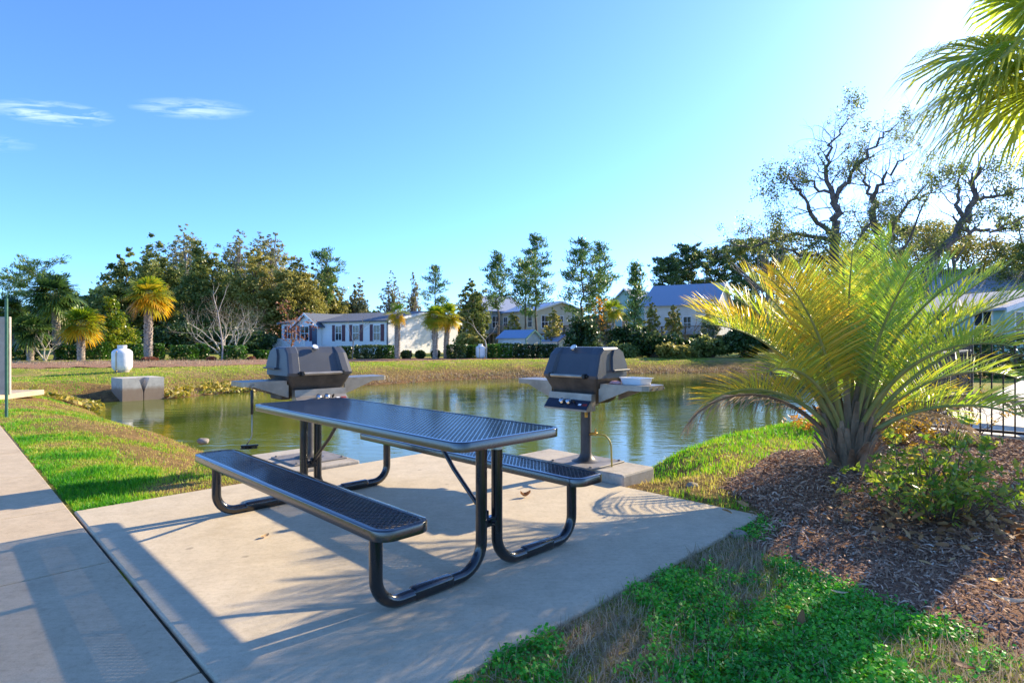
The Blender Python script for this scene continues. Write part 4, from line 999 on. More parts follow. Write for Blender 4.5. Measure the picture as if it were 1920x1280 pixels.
# ------------------------------------------------------------------ palms across the pond
PG = 'fan palms across the pond'
sabal('tall golden fan palm with a pale trunk behind the white propane tank', 278, 32.5, 566, 514, 47, 11, 'fan', PG, 34, .19, goldlow=.62)
sabal('small yellow green fan palm with short trunk left of the white tank', 152, 32, 618, 574, 44, 12, 'fan', PG, 28, .17, goldlow=.45, lean=.0)
sabal('tallest dark fan palm at left with a leaning trunk', 107, 35, 566, 520, 50, 13, 'fandark', PG, 30, .18, lean=-.10, goldlow=.3)
sabal('low dark fan palm with a short pale trunk at far left', 57, 33, 628, 588, 40, 14, 'fandark', PG, 26, .17, goldlow=.25)
sabal('fan palm behind the notice board cut by the left picture edge', 14, 34, 592, 556, 38, 15, 'fandark', PG, 24, .16, goldlow=.3)
sabal('thin crowned fan palm in front of the white house corner', 745, 35.4, 592, 566, 27, 16, 'fan', PG, 11, .15, tilt=(75, -70), goldlow=.5)
sabal('left one of the twin fan palms before the white house side', 816, 35.6, 602, 562, 30, 17, 'fan', PG, 24, .15, goldlow=.3)
sabal('right one of the twin fan palms leaning over the white house side', 836, 36.4, 600, 556, 31, 18, 'fan', PG, 24, .15, lean=.12, goldlow=.35)
sabal('slim fan palm rising behind the dark bushes right of the pines', 1150, 44, 586, 562, 26, 19, 'fan', PG, 16, .13, boots=False, goldlow=.3)

# bare trees
bare('bare_tree', 'wide pale bare crape myrtle spreading behind the clipped hedges', 424, 36, 535, 31, M['barkpale'], None, 7, .5, .12, 6, .06, .25, (2, 3), .8, shrink=.76)
bare('sapling', 'tall thin pale sapling before the wide bare crape myrtle', 416, 32.5, 528, 32, M['barkpale'], None, 1, .5, .5, 3, .05, .62, (2, 3), shrink=.45)
bare('bare_tree', 'small bare multi stem tree between the dark palms at left', 85, 33, 610, 33, M['barkpale'], None, 4, .45, .15, 3, .045, .36, (2, 3), .4)
bare('bare_tree', 'small pale bare tree behind the yellow green palm at left', 126, 36, 600, 34, M['barkpale'], None, 1, .6, .1, 4, .05, .35)
bare('bare_tree', 'russet bare cypress in front of the left end of the white house', 540, 38, 566, 35, M['barkred'], None, 1, .75, .05, 5, .09, .34, (2, 3), buds=(M['russet'], 3, .05))
bare('sapling', 'thin grey bare sapling before the middle of the white house', 661, 34.5, 560, 36, M['barkgrey'], None, 1, .55, .3, 4, .045, .42)
bare('bare_tree', 'pale bare young tree right of the pale blue tank', 912, 36, 588, 37, M['barkpale'], None, 1, .6, .15, 4, .05, .38)
bare('bare_tree', 'russet leafless slim tree in front of the large pale house', 1298, 46, 505, 38, M['barkred'], None, 1, .45, .4, 5, .08, .36)
bare('bare_tree', 'thin leafless tree with orange leaf tufts right of the tall pines', 1112, 46, 560, 39, M['barkgrey'], None, 1, .5, .3, 4, .06, .4, buds=(M['orangeleaf'], 3, .07))

# magnolia
broadleaf('magnolia_tree', 'glossy yellow green magnolia between the golden palm and the small palm', 214, 37, 536, 48, M['magnolia'], M['bark'], 41, None, .04, nclump=90, per=34, leaf=.085, shape='cone')

# woods behind the lawn
BG = 'broadleaf trees of the wood at left'
for i, (px, d, yt, hw, mt, base, lb, lf, nc, pe, shp) in enumerate((
    (232, 60, 458, 50, 'oak', .08, 'dark broadleaf tree at the left end of the wood', .17, 110, 60, 'round'),
    (296, 66, 428, 62, 'oak', .08, 'dark tree behind the golden palm crown', .17, 120, 60, 'round'),
    (345, 74, 409, 40, 'sparse', .25, 'tallest thin brown tree with a pointed top in the wood', .15, 90, 34, 'cone'),
    (388, 60, 440, 66, 'oak', .06, 'broad dark green tree behind the pale bare crape myrtle', .17, 150, 60, 'round'),
    (448, 72, 420, 40, 'sparse', .3, 'thin brown tree top rising left of the left grill', .15, 80, 30, 'round'),
    (500, 68, 414, 46, 'sparse', .3, 'tall thin grey brown tree behind the olive trees', .15, 90, 34, 'round'),
    (478, 60, 450, 56, 'olive', .06, 'olive green tree left of the white house', .16, 120, 60, 'round'),
    (552, 61, 466, 60, 'olive', .06, 'broad olive tree above the porch of the white house', .16, 140, 60, 'round'),
    (618, 66, 500, 38, 'olive', .1, 'olive tree behind the roof of the white house', .16, 90, 55, 'round'),
    (668, 68, 512, 30, 'sparse', .2, 'small brownish tree right of the olive trees', .14, 70, 36, 'round'),
    (732, 76, 500, 28, 'sparse', .3, 'see through thin tree above the middle of the house roof', .13, 60, 26, 'round'),
    (776, 80, 506, 26, 'sparse', .3, 'slim see through tree left of the dark conifer', .13, 55, 26, 'cone'),
    (268, 74, 452, 72, 'oak', .05, 'tall green crown filling the back of the wood at its left end', .17, 110, 40, 'round'),
    (345, 78, 432, 82, 'olive', .05, 'wide pale crown at the back of the wood behind the golden palm', .17, 120, 40, 'round'),
    (432, 77, 434, 82, 'oak', .05, 'wide green crown at the back of the wood above the bare crape myrtle', .17, 120, 40, 'round'),
    (518, 76, 442, 76, 'olive', .05, 'wide olive crown at the back of the wood left of the house roof', .17, 120, 40, 'round'),
    (598, 76, 478, 62, 'oak', .05, 'green crown at the back of the wood above the house porch', .17, 100, 40, 'round'),
    (886, 66, 514, 33, 'oak', .15, 'dark rounded tree between the twin palms and the pines', .15, 80, 50, 'round'))):
    broadleaf('broadleaf_tree', lb, px, d, yt, hw, M[mt], M['barkgrey' if mt == 'sparse' else 'bark'], 200 + i, BG, base, nclump=nc, per=pe, leaf=lf, shape='round' if mt == 'sparse' and hw > 30 else shp, limbs=30 if mt == 'sparse' else 10, fine=5 if mt == 'sparse' else 3.2, cl=.15 if mt == 'sparse' else .20)
for i, (px, d, yt, hw, base, lb, fl) in enumerate((
    (612, 64, 474, 34, .5, 'flat topped pine standing above the olive trees', True),
    (816, 74, 498, 34, .25, 'dark pointed conifer behind the twin palms', False),
    (70, 66, 496, 50, .55, 'flat topped pine behind the tall dark palm', True),
    (26, 68, 522, 36, .5, 'lower flat topped pine at the left picture edge', True),
    (934, 60, 474, 34, .45, 'left pine of the tall group, with a bare lower trunk', False),
    (985, 54, 492, 44, .42, 'shorter forked yellow green pine in front of the tallest pine', True),
    (1005, 58, 440, 44, .40, 'tallest pine, left of the right grill', False),
    (1090, 54, 450, 56, .34, 'broad pine directly behind the right grill', False),
    (1124, 58, 456, 40, .36, 'pine right of the broad pine behind the grill', False),
    (1190, 50, 494, 25, .22, 'young slender pine standing alone right of the pines', False),
    (1252, 100, 488, 34, .5, 'far flat topped pine left of the big palm', True),
    (1292, 104, 467, 36, .5, 'far pale topped pine above the large pale house', True),
    (1342, 100, 474, 38, .5, 'far dark pine above the white gable', True),
    (1396, 96, 462, 42, .45, 'far dark pine left of the dead oak', True),
    (1450, 100, 470, 40, .45, 'far dark pine behind the dead oak limbs', True))):
    pine('pine_tree', lb, px, d, yt, hw, 300 + i, 'pine trees', base, 'pine' if d < 80 else 'pinefar', flat=fl, nb=58 if not fl else (46 if d < 80 else 90), leaf=.13 if d < 80 else .2, lean=.0)

for i, (px, d, yt, hw, lb) in enumerate(((962, 50, 577, 17, 'small yellow green tree before the grey raised house'), (1038, 48, 572, 20, 'small loose olive tree before the cream house'), (1132, 47, 570, 22, 'yellow green tree between the broad pine and the slim palm'), (1222, 48, 560, 18, 'thin young tree before the large pale house'), (1262, 50, 566, 20, 'loose young tree hiding the large pale house wall'), (1336, 46, 556, 20, 'small brownish tree at the left edge of the big palm'))):
    broadleaf('young_tree', lb, px, d, yt, hw, M['olive' if i % 3 != 2 else 'sparse'], M['barkpale'], 260 + i, 'young trees before the far houses', .25, nclump=40, per=26, leaf=.12, limbs=24, fine=4, cl=.16)
# bushes on the far right bank
for i, (px, d, wpx, yt, mt, lb) in enumerate((
    (1105, 40, 70, 585, 'hedgedark', 'tall dark bush right of the pines'), (1165, 39, 60, 640, 'oak', 'low olive bush on the bank behind the right grill'),
    (1180, 43, 64, 598, 'hedgedark', 'dark thicket behind the slim palm'), (1232, 40, 70, 602, 'hedgedark', 'tall dark green bush in the middle of the bank thicket'),
    (1270, 38.5, 60, 640, 'olive', 'yellow green bush at the bank edge'), (1290, 41, 62, 618, 'hedgedark', 'dark bush beneath the large pale house'),
    (1335, 40, 70, 628, 'oak', 'dark bush half hidden by the left palm fronds'), (1400, 40, 80, 610, 'hedgedark', 'dark thicket behind the big palm left half'), (1490, 40, 90, 600, 'oak', 'green thicket behind the big palm middle'),
    (1600, 38, 110, 598, 'hedgedark', 'dark thicket behind the big palm right half'), (330, 52, 120, 600, 'hedgedark', 'dark undergrowth below the wood behind the golden palm'), (450, 52, 120, 606, 'hedgedark', 'dark undergrowth behind the pale bare tree'), (215, 54, 90, 600, 'hedgedark', 'dark undergrowth at the left end of the wood'), (885, 45, 50, 615, 'olive', 'olive bush right of the white house'), (1062, 44, 40, 648, 'hedge', 'green bush between the sheds and the right grill'))):
    r = np.random.default_rng(400 + i); x, y, z = at(px, d); W = wpx * d / F; H = Z(yt, d) - z
    t = thing('bush', lb, 'bush', (x, y, z - .05), 0, 'bushes behind the pond')
    bl = [(r.uniform(-.4, .4) * W, r.uniform(-.6, .6), H * r.uniform(.3, .62), W * .34, W * .3, H * .36) for _ in range(6)]
    P, T, CC = blobpts(bl, 150, 44, r, .3, .25); P = P[P[:, 2] > .02]; T = T[:len(P)]
    leafcloud(MB(), P, .075, r, T, 1.4, .5).build('foliage', M[mt], t)
    mb = MB()
    for c in CC[:14]: tube(mb, wob((r.normal(0, .1), 0, -.1), c, r, 4), [.05, .035, .02, .01], 5, False)
    mb.build('stems', M['stem'], t, smooth=True)

# ------------------------------------------------------------------ dying live oak at right (limbs placed in 3D about its trunk)
def oak_tree(label, px, d, limbs, seed, tuft, tr=.45, basey=640):
    r = np.random.default_rng(seed); x, y, z = at(px, d); t = thing('dead_oak', label, 'tree', (x, y, z - .1), 0)
    mb = MB(); tips = []; kk = d / F
    for (pts, r0, r1) in limbs:
        P = np.array([((q[0] - px) * kk, q[2], (640 - q[1]) * (.93 if q[1] < 560 else 1) * kk + CH - z + .1) for q in pts], float)
        tt = np.linspace(0, 1, len(P)); t2 = np.linspace(0, 1, len(P) * 4); P = np.stack([np.interp(t2, tt, P[:, i]) for i in range(3)], -1); P[1:-1] += r.normal(0, .10, P[1:-1].shape)
        rad = np.linspace(r0, r1, len(P)) * .86; tube(mb, P, rad, 8, False)
        for k in range(3, len(P)):
            for _ in range(2 if r.uniform() < .7 else 1):
                dv = (P[k] - P[k - 1]) / (np.linalg.norm(P[k] - P[k - 1]) + 1e-6) + r.normal(0, .7, 3); dv[2] += .25
                grow(mb, P[k], dv, r.uniform(.7, 1.5), min(rad[k] * .36, .04), 2, r, tips, .7, .1, (2, 3), .7, 5, .22)
    mb.build('limbs', M['barkdead'], t, smooth=True)
    tips = np.array(tips)
    sel = tips[(fbm(tips[:, 0] * .8, tips[:, 2] * .8, seed) > tuft)]
    C = np.repeat(sel, 26, 0) + r.normal(0, .14, (len(sel) * 26, 3)) * (1, 1, 1.5); lb = MB(); leafcloud(lb, C, .040, r, r.uniform(0, 1, len(C)), 1.6, .3); lb.build('leaf_tufts', M['oak'], t)
    return t
oak_tree('tall dying oak with bare twisted limbs and small leaf tufts above the big palm', 1566, 38, [
    ([(1566, 690, 0), (1566, 560, 0), (1568, 460, 0), (1570, 400, .2), (1574, 345, .3)], .42, .24),
    ([(1572, 360, .3), (1556, 300, .5), (1564, 240, .3), (1590, 192, 0)], .2, .03),
    ([(1574, 345, .3), (1600, 295, -.3), (1640, 240, -.6), (1668, 212, -.8)], .18, .03),
    ([(1568, 350, .2), (1530, 310, .8), (1500, 305, 1.2)], .13, .03),
    ([(1566, 430, 0), (1510, 395, -1), (1478, 355, -1.6), (1452, 325, -2)], .2, .04),
    ([(1566, 440, 0), (1500, 415, 1), (1440, 440, 2), (1385, 425, 2.6)], .18, .03),
    ([(1566, 470, 0), (1490, 470, -1), (1430, 460, -2)], .14, .03),
    ([(1566, 500, 0), (1620, 470, 1), (1650, 400, 1.4), (1680, 370, 1.6)], .2, .05)], 51, .54)
oak_tree('second dying oak with a forked bare crown right of the tallest one', 1655, 41, [
    ([(1655, 690, 0), (1652, 540, 0), (1650, 460, 0), (1640, 390, .2), (1642, 345, .3)], .40, .22),
    ([(1642, 350, .3), (1630, 310, .6), (1612, 262, .8)], .16, .03), ([(1642, 345, .3), (1665, 300, 0), (1700, 262, -.4)], .18, .03),
    ([(1652, 460, 0), (1690, 400, .6), (1725, 350, 1.1), (1765, 308, 1.3)], .22, .04), ([(1725, 350, 1.1), (1760, 335, 1.0), (1800, 318, .8)], .1, .02), ([(1651, 480, 0), (1690, 450, -1), (1720, 330, -1.4)], .16, .03)], 52, .58)
oak_tree('leaning grey oak at right with a long slanting trunk', 1730, 34, [
    ([(1730, 690, 0), (1726, 540, 0), (1745, 485, 0), (1800, 430, .6), (1830, 385, .8), (1850, 340, 1.0), (1865, 280, 1.0)], .42, .12),
    ([(1815, 410, .6), (1860, 415, .2), (1905, 395, -.3)], .16, .05), ([(1828, 388, .8), (1822, 330, 1.2), (1835, 280, 1.5)], .16, .04),
    ([(1850, 340, 1.0), (1885, 345, .5), (1925, 330, 0)], .14, .05), ([(1726, 520, 0), (1690, 500, .5), (1660, 470, 1)], .14, .03)], 53, .50)
# live oak canopy behind them
for i, (px, d, bl, lb, nc) in enumerate((
    (1445, 58, [(-2.0, 0, 10.8, 2.2, 2, .9), (1, 0, 11.4, 2.2, 2, .9), (3.6, 1, 9.6, 2.4, 2, 1.1), (-3.6, 0, 9.8, 1.5, 1.4, .7)], 'loose grey green oak crown left of the dead oak', 46),
    (1560, 56, [(-2, 0, 8.6, 3, 2.5, 1.3), (2, 0, 9.8, 3, 2.5, 1.4), (0, 1, 6.8, 4.5, 3, 1.6), (4, 0, 8, 2.5, 2, 1.5)], 'dense oak crown behind the dead oak trunks', 95),
    (1690, 54, [(-2, 0, 11.5, 3, 2.5, 1.3), (2, 0, 11, 3.4, 2.5, 1.6), (0, 1, 8.4, 4.5, 3, 2), (4.6, 0, 10, 2.6, 2, 1.4)], 'broad golden green live oak crown behind the second dead oak', 120),
    (1800, 50, [(-2, 0, 10.2, 3, 2.5, 1.3), (2, 0, 9, 3.4, 2.5, 1.3), (4.6, 0, 7.4, 3, 2, 2), (0, 0, 7, 3, 2.4, 1.3)], 'live oak crown behind the leaning grey oak', 95),
    (1925, 46, [(0, 0, 8, 3, 2.5, 1.5), (-1, 0, 5.5, 3.2, 2.5, 1.8), (2, 0, 10.5, 3, 2.5, 1.4), (-1.5, 0, 10.6, 1.5, 1.5, .8)], 'live oak crown at the right picture edge', 80))):
    broadleaf('live_oak', lb, px, d, 400, 100, M['oak' if i % 2 == 0 else 'olive'], M['barkgrey'], 450 + i, 'live oaks behind the dying oaks', blobs=bl, nclump=nc, per=52, leaf=.12, trunkr=.3, limbs=9)
for i, (px, d, wpx, yt, lb) in enumerate(((1790, 21, 90, 634, 'dark hedge beyond the pool deck behind the palm fronds'), (1900, 20, 95, 630, 'dark hedge beyond the pool deck at the right picture edge'))):
    hedge(lb, px, d, wpx, yt, 170 + i, 'hedgedark', 'dark hedges beyond the pool deck')
# distant wood closing the horizon
r = np.random.default_rng(77); mb = MB(); 
n = 90000; th = r.uniform(-1.05, 1.05, n); rad = r.uniform(118, 150, n); hh = 4.0 + 4.5 * fbm(th * 26, th * 0, 4) ; hh = hh * (1 + .55 * sstep(.20, .32, th) + .35 * sstep(.15, .3, -th)); zz = r.uniform(0, 1, n) ** .8 * hh
leafcloud(mb, np.stack([np.sin(th) * rad, np.cos(th) * rad, zz], -1), .45, r, fbm(th * 80, zz * .5, 8) * .8 + r.uniform(0, .2, n), 1.3, .5)
tag(mb.build('distant_wood', M['pinefar']), kind='stuff')

# ------------------------------------------------------------------ big pindo palm
def pinnate(lb, rb, base, az, el0, ln, bend, r, tint, nl=66, lf=.44, vee=.62, twist=0.0, dry=False):
    """one feather frond: rachis starting at elevation el0, curving down by 'bend' radians over its length"""
    k = 26; p = np.array(base, float); P = [p]; D = []
    for i in range(k):
        f = (i + .5) / k; e = el0 - bend * f ** 1.35; a = az + twist * f
        d = np.array([math.cos(a) * math.cos(e), math.sin(a) * math.cos(e), math.sin(e)]); D.append(d); p = p + d * ln / k; P.append(p)
    P = np.array(P); D.append(D[-1]); D = np.array(D)
    tube(rb, P, np.linspace(.021, .0035, k + 1), 6, False, flat=np.linspace(1.3, 1, k + 1))
    for i in range(nl):
        f = .27 + .73 * i / (nl - 1); g = f * k; j = min(int(g), k - 1); pos = P[j] + (P[j + 1] - P[j]) * (g - j); d = D[j]
        sd_ = np.cross(d, (0, 0, 1)); sd_ /= np.linalg.norm(sd_) + 1e-9; nm = np.cross(sd_, d)
        L_ = lf * np.interp(f, [.27, .4, .6, .85, 1], [.55, .95, 1.0, .75, .42]) * r.uniform(.88, 1.1)
        fw = np.interp(f, [.2, .6, 1], [.35, .62, 1.5])
        for s in (-1, 1):
            dv = s * sd_ * 1.0 + d * fw + nm * (vee + r.normal(0, .10)) + r.normal(0, .05, 3); dv /= np.linalg.norm(dv)
            wv = np.cross(dv, nm); wv /= np.linalg.norm(wv) + 1e-9; wv = wv * .8 + np.cross(dv, wv) * r.normal(0, .5); wd = .0072 * (L_ / .46) ** .5 * r.uniform(.85, 1.15)
            q1 = pos + dv * L_ * .5; q2 = pos + dv * L_ - np.array([0, 0, (.06 if not dry else .22) * L_]); t_ = tint + r.normal(0, .08)
            lb.add([pos - wv * wd * .5, pos + wv * wd * .5, q1 - wv * wd, q1 + wv * wd, q2], [[0, 1, 3, 2], [2, 3, 4]], np.clip([t_, t_, t_ + .05, t_ + .05, t_ + .22], 0, 1))
PB = np.array((2.97, 5.12, .085))
pp = thing('feather_palm', 'large feather palm with arching yellow green fronds in the mulch beside the pond', 'palm tree', PB)
r = np.random.default_rng(61)
mb = MB(); lathe(mb, [(.13, -.1), (.15, .05), (.16, .25), (.13, .42), (.08, .5)], 18); mb.build('trunk', M['bootbrown'], pp, smooth=True)
mb = MB()
for i in range(84):
    a = i * 2.39996 + r.normal(0, .1); f = i / 84; z0 = .02 + .42 * f; rr = .145 * (1 - .3 * f); c, s = math.cos(a), math.sin(a); e = np.array((c, s, 0)); l = np.array((-s, c, 0)); out = .06 + .08 * r.uniform(); ht = .14 + .26 * r.uniform(); w_ = .030 + .010 * r.uniform()
    o = np.array((c * rr, s * rr, z0)); q = o + e * out * .6 + (0, 0, ht * .6); q2 = o + e * out * 1.2 + (0, 0, ht)
    rings = [[o - l * w_ - e * .02, o + l * w_ - e * .02, o + l * w_ + e * .02, o - l * w_ + e * .02], [q - l * w_ * .7 - e * .012, q + l * w_ * .7 - e * .012, q + l * w_ * .7 + e * .012, q - l * w_ * .7 + e * .012], [q2 - l * w_ * .4 - e * .008, q2 + l * w_ * .4 - e * .008, q2 + l * w_ * .4 + e * .008, q2 - l * w_ * .4 + e * .008]]
    loft(mb, [[tuple(v) for v in g] for g in rings])
mb.build('leaf_bases', M['bootbrown'], pp)
nf = 46
for i in range(nf):
    f = i / (nf - 1); az_ = i * 2.39996 + r.normal(0, .12); el = R(86 - 50 * f + r.normal(0, 4)); ln = 1.24 + .50 * math.sin(math.pi * min(f * .9 + .12, 1)) + r.normal(0, .06)
    if f > .55 and R(235) < az_ % 6.2832 < R(310): continue
    if f > .55 and R(98) < az_ % 6.2832 < R(168): continue
    lb = MB(); rb = MB(); c, s = math.cos(az_), math.sin(az_)
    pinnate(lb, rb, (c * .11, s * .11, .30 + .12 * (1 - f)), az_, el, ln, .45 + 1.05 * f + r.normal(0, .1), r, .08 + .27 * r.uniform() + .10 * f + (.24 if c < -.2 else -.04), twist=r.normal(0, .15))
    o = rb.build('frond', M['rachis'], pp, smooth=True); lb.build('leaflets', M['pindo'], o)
for az_, el, ln, bn in ((R(175), R(52), 1.5, 1.9), (R(-12), R(48), 1.5, 1.5), (R(20), R(30), 1.5, 1.2)):
    lb = MB(); rb = MB(); pinnate(lb, rb, (math.cos(az_) * .13, math.sin(az_) * .13, .26), az_, el, ln, bn, r, .45, nl=48, lf=.38, vee=-.25, dry=True)
    o = rb.build('frond', M['rachisdry'], pp, smooth=True); tag(o, 'brown dried frond'); lb.build('leaflets', M['pindodry'], o)
# closed spear in the middle
lb = MB(); rb = MB(); pinnate(lb, rb, (0.02, 0, .45), R(20), R(76), 1.75, .12, r, .22, nl=60, lf=.50, vee=2.6); o = rb.build('frond', M['rachis'], pp, smooth=True); lb.build('leaflets', M['pindo'], o); tag(o, 'upright folded young frond')

# ------------------------------------------------------------------ fan palm reaching in from the upper right
sx, sy = 6.15, 6.25
sp_ = thing('fan_palm', 'big fan palm whose drooping fans hang in from the upper right corner', 'palm tree', (sx, sy, -.05))
r = np.random.default_rng(62); Ht = 4.1
zs = np.linspace(0, Ht, 16); tube(MB(), np.stack([zs * 0, zs * 0, zs], -1), .17 + .03 * r.normal(size=16) * .4 + .05 * np.exp(-zs / .3), 14).build('trunk', M['palmtrunk'], sp_, smooth=True)
for i in range(20):
    f = i / 17; el = R(78 - 95 * f + r.normal(0, 6)); a = i * 2.39996 + r.normal(0, .15)
    if i >= 18: el, a = ((R(-4), R(188)), (R(-22), R(205)))[i - 18]; f = .5
    ax = np.array([math.cos(a) * math.cos(el), math.sin(a) * math.cos(el), math.sin(el)]); hub = np.array((0, 0, Ht)); e = hub + ax * (.75 + .2 * r.uniform()) + (0, 0, .12)
    pb = MB(); tube(pb, [hub, (hub + e) / 2 + (0, 0, .06), e, e + ax * .22 - (0, 0, .05)], [.024, .018, .014, .006], 6, False)
    o = pb.build('frond', M['rachis'], sp_, smooth=True)
    lb = MB(); side = np.cross((0, 0, 1), ax) + r.normal(0, .25, 3); fan(lb, e, ax - np.array((0, 0, .35)), side, 1.12, 60, r, np.clip(.15 + .3 * r.uniform() + .15 * f, 0, .8), .75, .66, 125); lb.build('fan', M['fannear'], o)

# ------------------------------------------------------------------ azalea and small shrubs
def rosette_shrub(name, label, loc, rx, ry, H, nst, seed, mat, leaf, per=8, dens=1.0, stemr=.006, cat='shrub', group=None, bare_=.25):
    r = np.random.default_rng(seed); t = thing(name, label, cat, loc, 0, group); sb = MB(); C = []; AX = []; TT = []
    for i in range(nst):
        a = r.uniform(0, 6.28); q = math.sqrt(r.uniform(0, 1)); tip = np.array((math.cos(a) * rx * q, math.sin(a) * ry * q, H * (1 - .62 * q * q) * r.uniform(.55, 1.05)))
        b0 = np.array((math.cos(a) * .12 * rx, math.sin(a) * .12 * ry, -.03)); P = wob(b0, tip, r, 6, .10, -.02); tube(sb, P, np.linspace(stemr, stemr * .35, 6), 5, False)
        ends = [(P[-1], P[-1] - P[-2])]
        for k in range(2, 6):
            if r.uniform() < .75 * dens:
                dv = (P[k] - P[k - 1]) + r.normal(0, .06, 3); dv[2] = abs(dv[2]) * .7 + .02; dv /= np.linalg.norm(dv); e = P[k] + dv * r.uniform(.05, .14) * (H / .6); tube(sb, [P[k], e], [stemr * .5, stemr * .25], 4, False); ends.append((e, dv))
        for e, dv in ends:
            dv = dv / (np.linalg.norm(dv) + 1e-9); tn = r.uniform(0, 1)
            for j in range(per):
                aa = 6.28 * j / per + r.uniform(-.4, .4); ref = np.cross(dv, (1, .2, .1)); ref /= np.linalg.norm(ref) + 1e-9; ref2 = np.cross(dv, ref)
                ld = (ref * math.cos(aa) + ref2 * math.sin(aa)) + dv * r.uniform(.2, .7); ld /= np.linalg.norm(ld); C.append(e + ld * leaf * 1.0 - dv * r.uniform(0, .03)); AX.append(ld * 3); TT.append(np.clip(tn * .6 + r.uniform(0, .35), 0, 1))
    sb.build('stems', M['stem'], t, smooth=True); lb = MB(); leafcloud(lb, np.array(C), leaf * .42, r, np.array(TT), 2.3, .7, axis=np.array(AX)); lb.build('foliage', M[mat], t); return t
rosette_shrub('azalea_shrub', 'sprawling low azalea with glossy yellow green leaves in the mulch in front of the palm', (2.88, 3.95, gz(2.88, 3.95) + .02), .62, .52, .60, 72, 71, 'azalea', .028, 7)
rosette_shrub('shrub', 'nearly leafless small shrub with yellow leaves against the black fence', (5.55, 7.15, .02), .52, .4, .85, 26, 72, 'yellowleaf', .028, 2, .8)
rosette_shrub('shrub', 'orange leaved shrub at the water behind the big palm', (4.55, 8.3, -.25), .5, .45, .75, 50, 73, 'orangeleaf', .034, 5)
rosette_shrub('shrub', 'yellow leaved shrub right of the big palm trunk by the fence corner', (4.55, 6.9, .0), .4, .35, .55, 36, 74, 'yellowleaf', .032, 5)
rosette_shrub('shrub', 'small green shrub sprouting at the foot of the fence', (5.25, 6.75, .02), .34, .25, .16, 26, 75, 'azalea', .026, 6)

# ------------------------------------------------------------------ grass, clover, mulch chips, litter
def blades(mb, x, y, h, w_, r, tint, lean=.5, z=None):
    n = len(x); z = height(x, y) if z is None else z; a = r.uniform(0, 6.28, n); b = r.uniform(0, 6.28, n); ln = np.abs(r.normal(0, lean, n))
    P = np.stack([x, y, z - .01], -1); W = np.stack([np.cos(a), np.sin(a), a * 0], -1) * (w_ / 2)[:, None]
    Dv = np.stack([np.cos(b) * ln, np.sin(b) * ln, np.ones(n)], -1); Dv /= np.linalg.norm(Dv, axis=1)[:, None]
    Mid = P + Dv * (h * .55)[:, None]; Dv2 = Dv + np.stack([np.cos(b) * ln, np.sin(b) * ln, -.5 * ln], -1) * .9; Dv2 /= np.linalg.norm(Dv2, axis=1)[:, None]; Tip = Mid + Dv2 * (h * .5)[:, None]
    V = np.stack([P - W, P + W, Mid + W * .7, Mid - W * .7, Tip], 1).reshape(-1, 3); i = np.arange(n) * 5
    mb.V.append(V.astype(np.float32)); mb.T.append(np.repeat(np.clip(tint, 0, 1), 5).astype(np.float32))
    mb.Fq.append(np.stack([i, i + 1, i + 2, i + 3], -1).astype(np.int32) + mb.n); mb.Fq.append(np.stack([i + 3, i + 2, i + 4], -1).astype(np.int32) + mb.n); mb.n += len(V)
def UV(x, y): return S2 * (x - y), S2 * (x + y)
r = np.random.default_rng(81)
# left lawn
mb = MB(); n = 420000; d_ = 3.6 + 20 * r.uniform(0, 1, n) ** 1.5; px_ = r.uniform(-60, 900, n); x = X(px_, d_); y = d_; u, v = UV(x, y); s = sdist(x, y)
ok = (v > V0 + .0 + .05 * (fbm(u * 5, v * 0, 2) - .35)) & ((u < U0 + .02) | (v > V1)) & (s > -.02) & ~((u > -6.4) & (v > 2.1) & (v < 3.12)) & (np.abs(u + 14.6) > 0)
ok &= ~((np.abs(x + 13.4) < 2.2) & (np.abs(y - 12.9) < 1.15))
g = fbm(x * .8 + 3, y * .8, 12); ok &= r.uniform(0, 1, n) < np.clip((g - .33) * 4.5, .08, 1) * np.clip(1.25 - d_ / 26, .3, 1)
x, y, d_, s, g = x[ok], y[ok], d_[ok], s[ok], g[ok]; g2 = fbm(x * 3, y * 3, 15)
tn = .66 - (g - .3) * 1.35 - (g2 - .5) * .9 + r.normal(0, .12, len(x)) + .25 * np.exp(-s / .5) + np.clip((y - 11) / 14, 0, .3)
blades(mb, x, y, (.026 + .034 * r.uniform(0, 1, len(x))) * (.3 + 1.3 * g2), .0045 + .0009 * d_, r, tn, .55)
# right shore strip between water and mulch
n = 90000; x = r.uniform(.6, 8.5, n); y = r.uniform(4.2, 14.5, n); s = sdist(x, y); u, v = UV(x, y); P2 = np.array(MULCH)
ok = (s > -.02) & (s < 3.2) & (v > V1) & ~inpoly(x, y, P2) & ~((u > -4.3) & (u < -2.82) & (v < 5.2)); x, y, s = x[ok], y[ok], s[ok]
g2 = fbm(x * 3, y * 3, 16); blades(mb, x, y, (.035 + .05 * r.uniform(0, 1, len(x))) * (.4 + g2), .005 + .0009 * y, r, .30 - (g2 - .5) * .6 + r.normal(0, .13, len(x)) + .5 * np.exp(-np.abs(y - 5) / .6), .5)
# far bank
n = 60000; x = r.uniform(-16, 12, n); y = r.uniform(19, 37, n); s = sdist(x, y); ok = (s > .1) & (s < 5.2) & (r.uniform(0, 1, n) < .8); x, y, s = x[ok], y[ok], s[ok]
g2 = fbm(x * .7, y * .7, 17); blades(mb, x, y, .04 + .06 * r.uniform(0, 1, len(x)), np.full(len(x), .03), r, np.where(s < 1.6, .85, .55) - (g2 - .5) * .5 + r.normal(0, .1, len(x)), .6)
tag(mb.build('grass', M['grass']), kind='stuff')
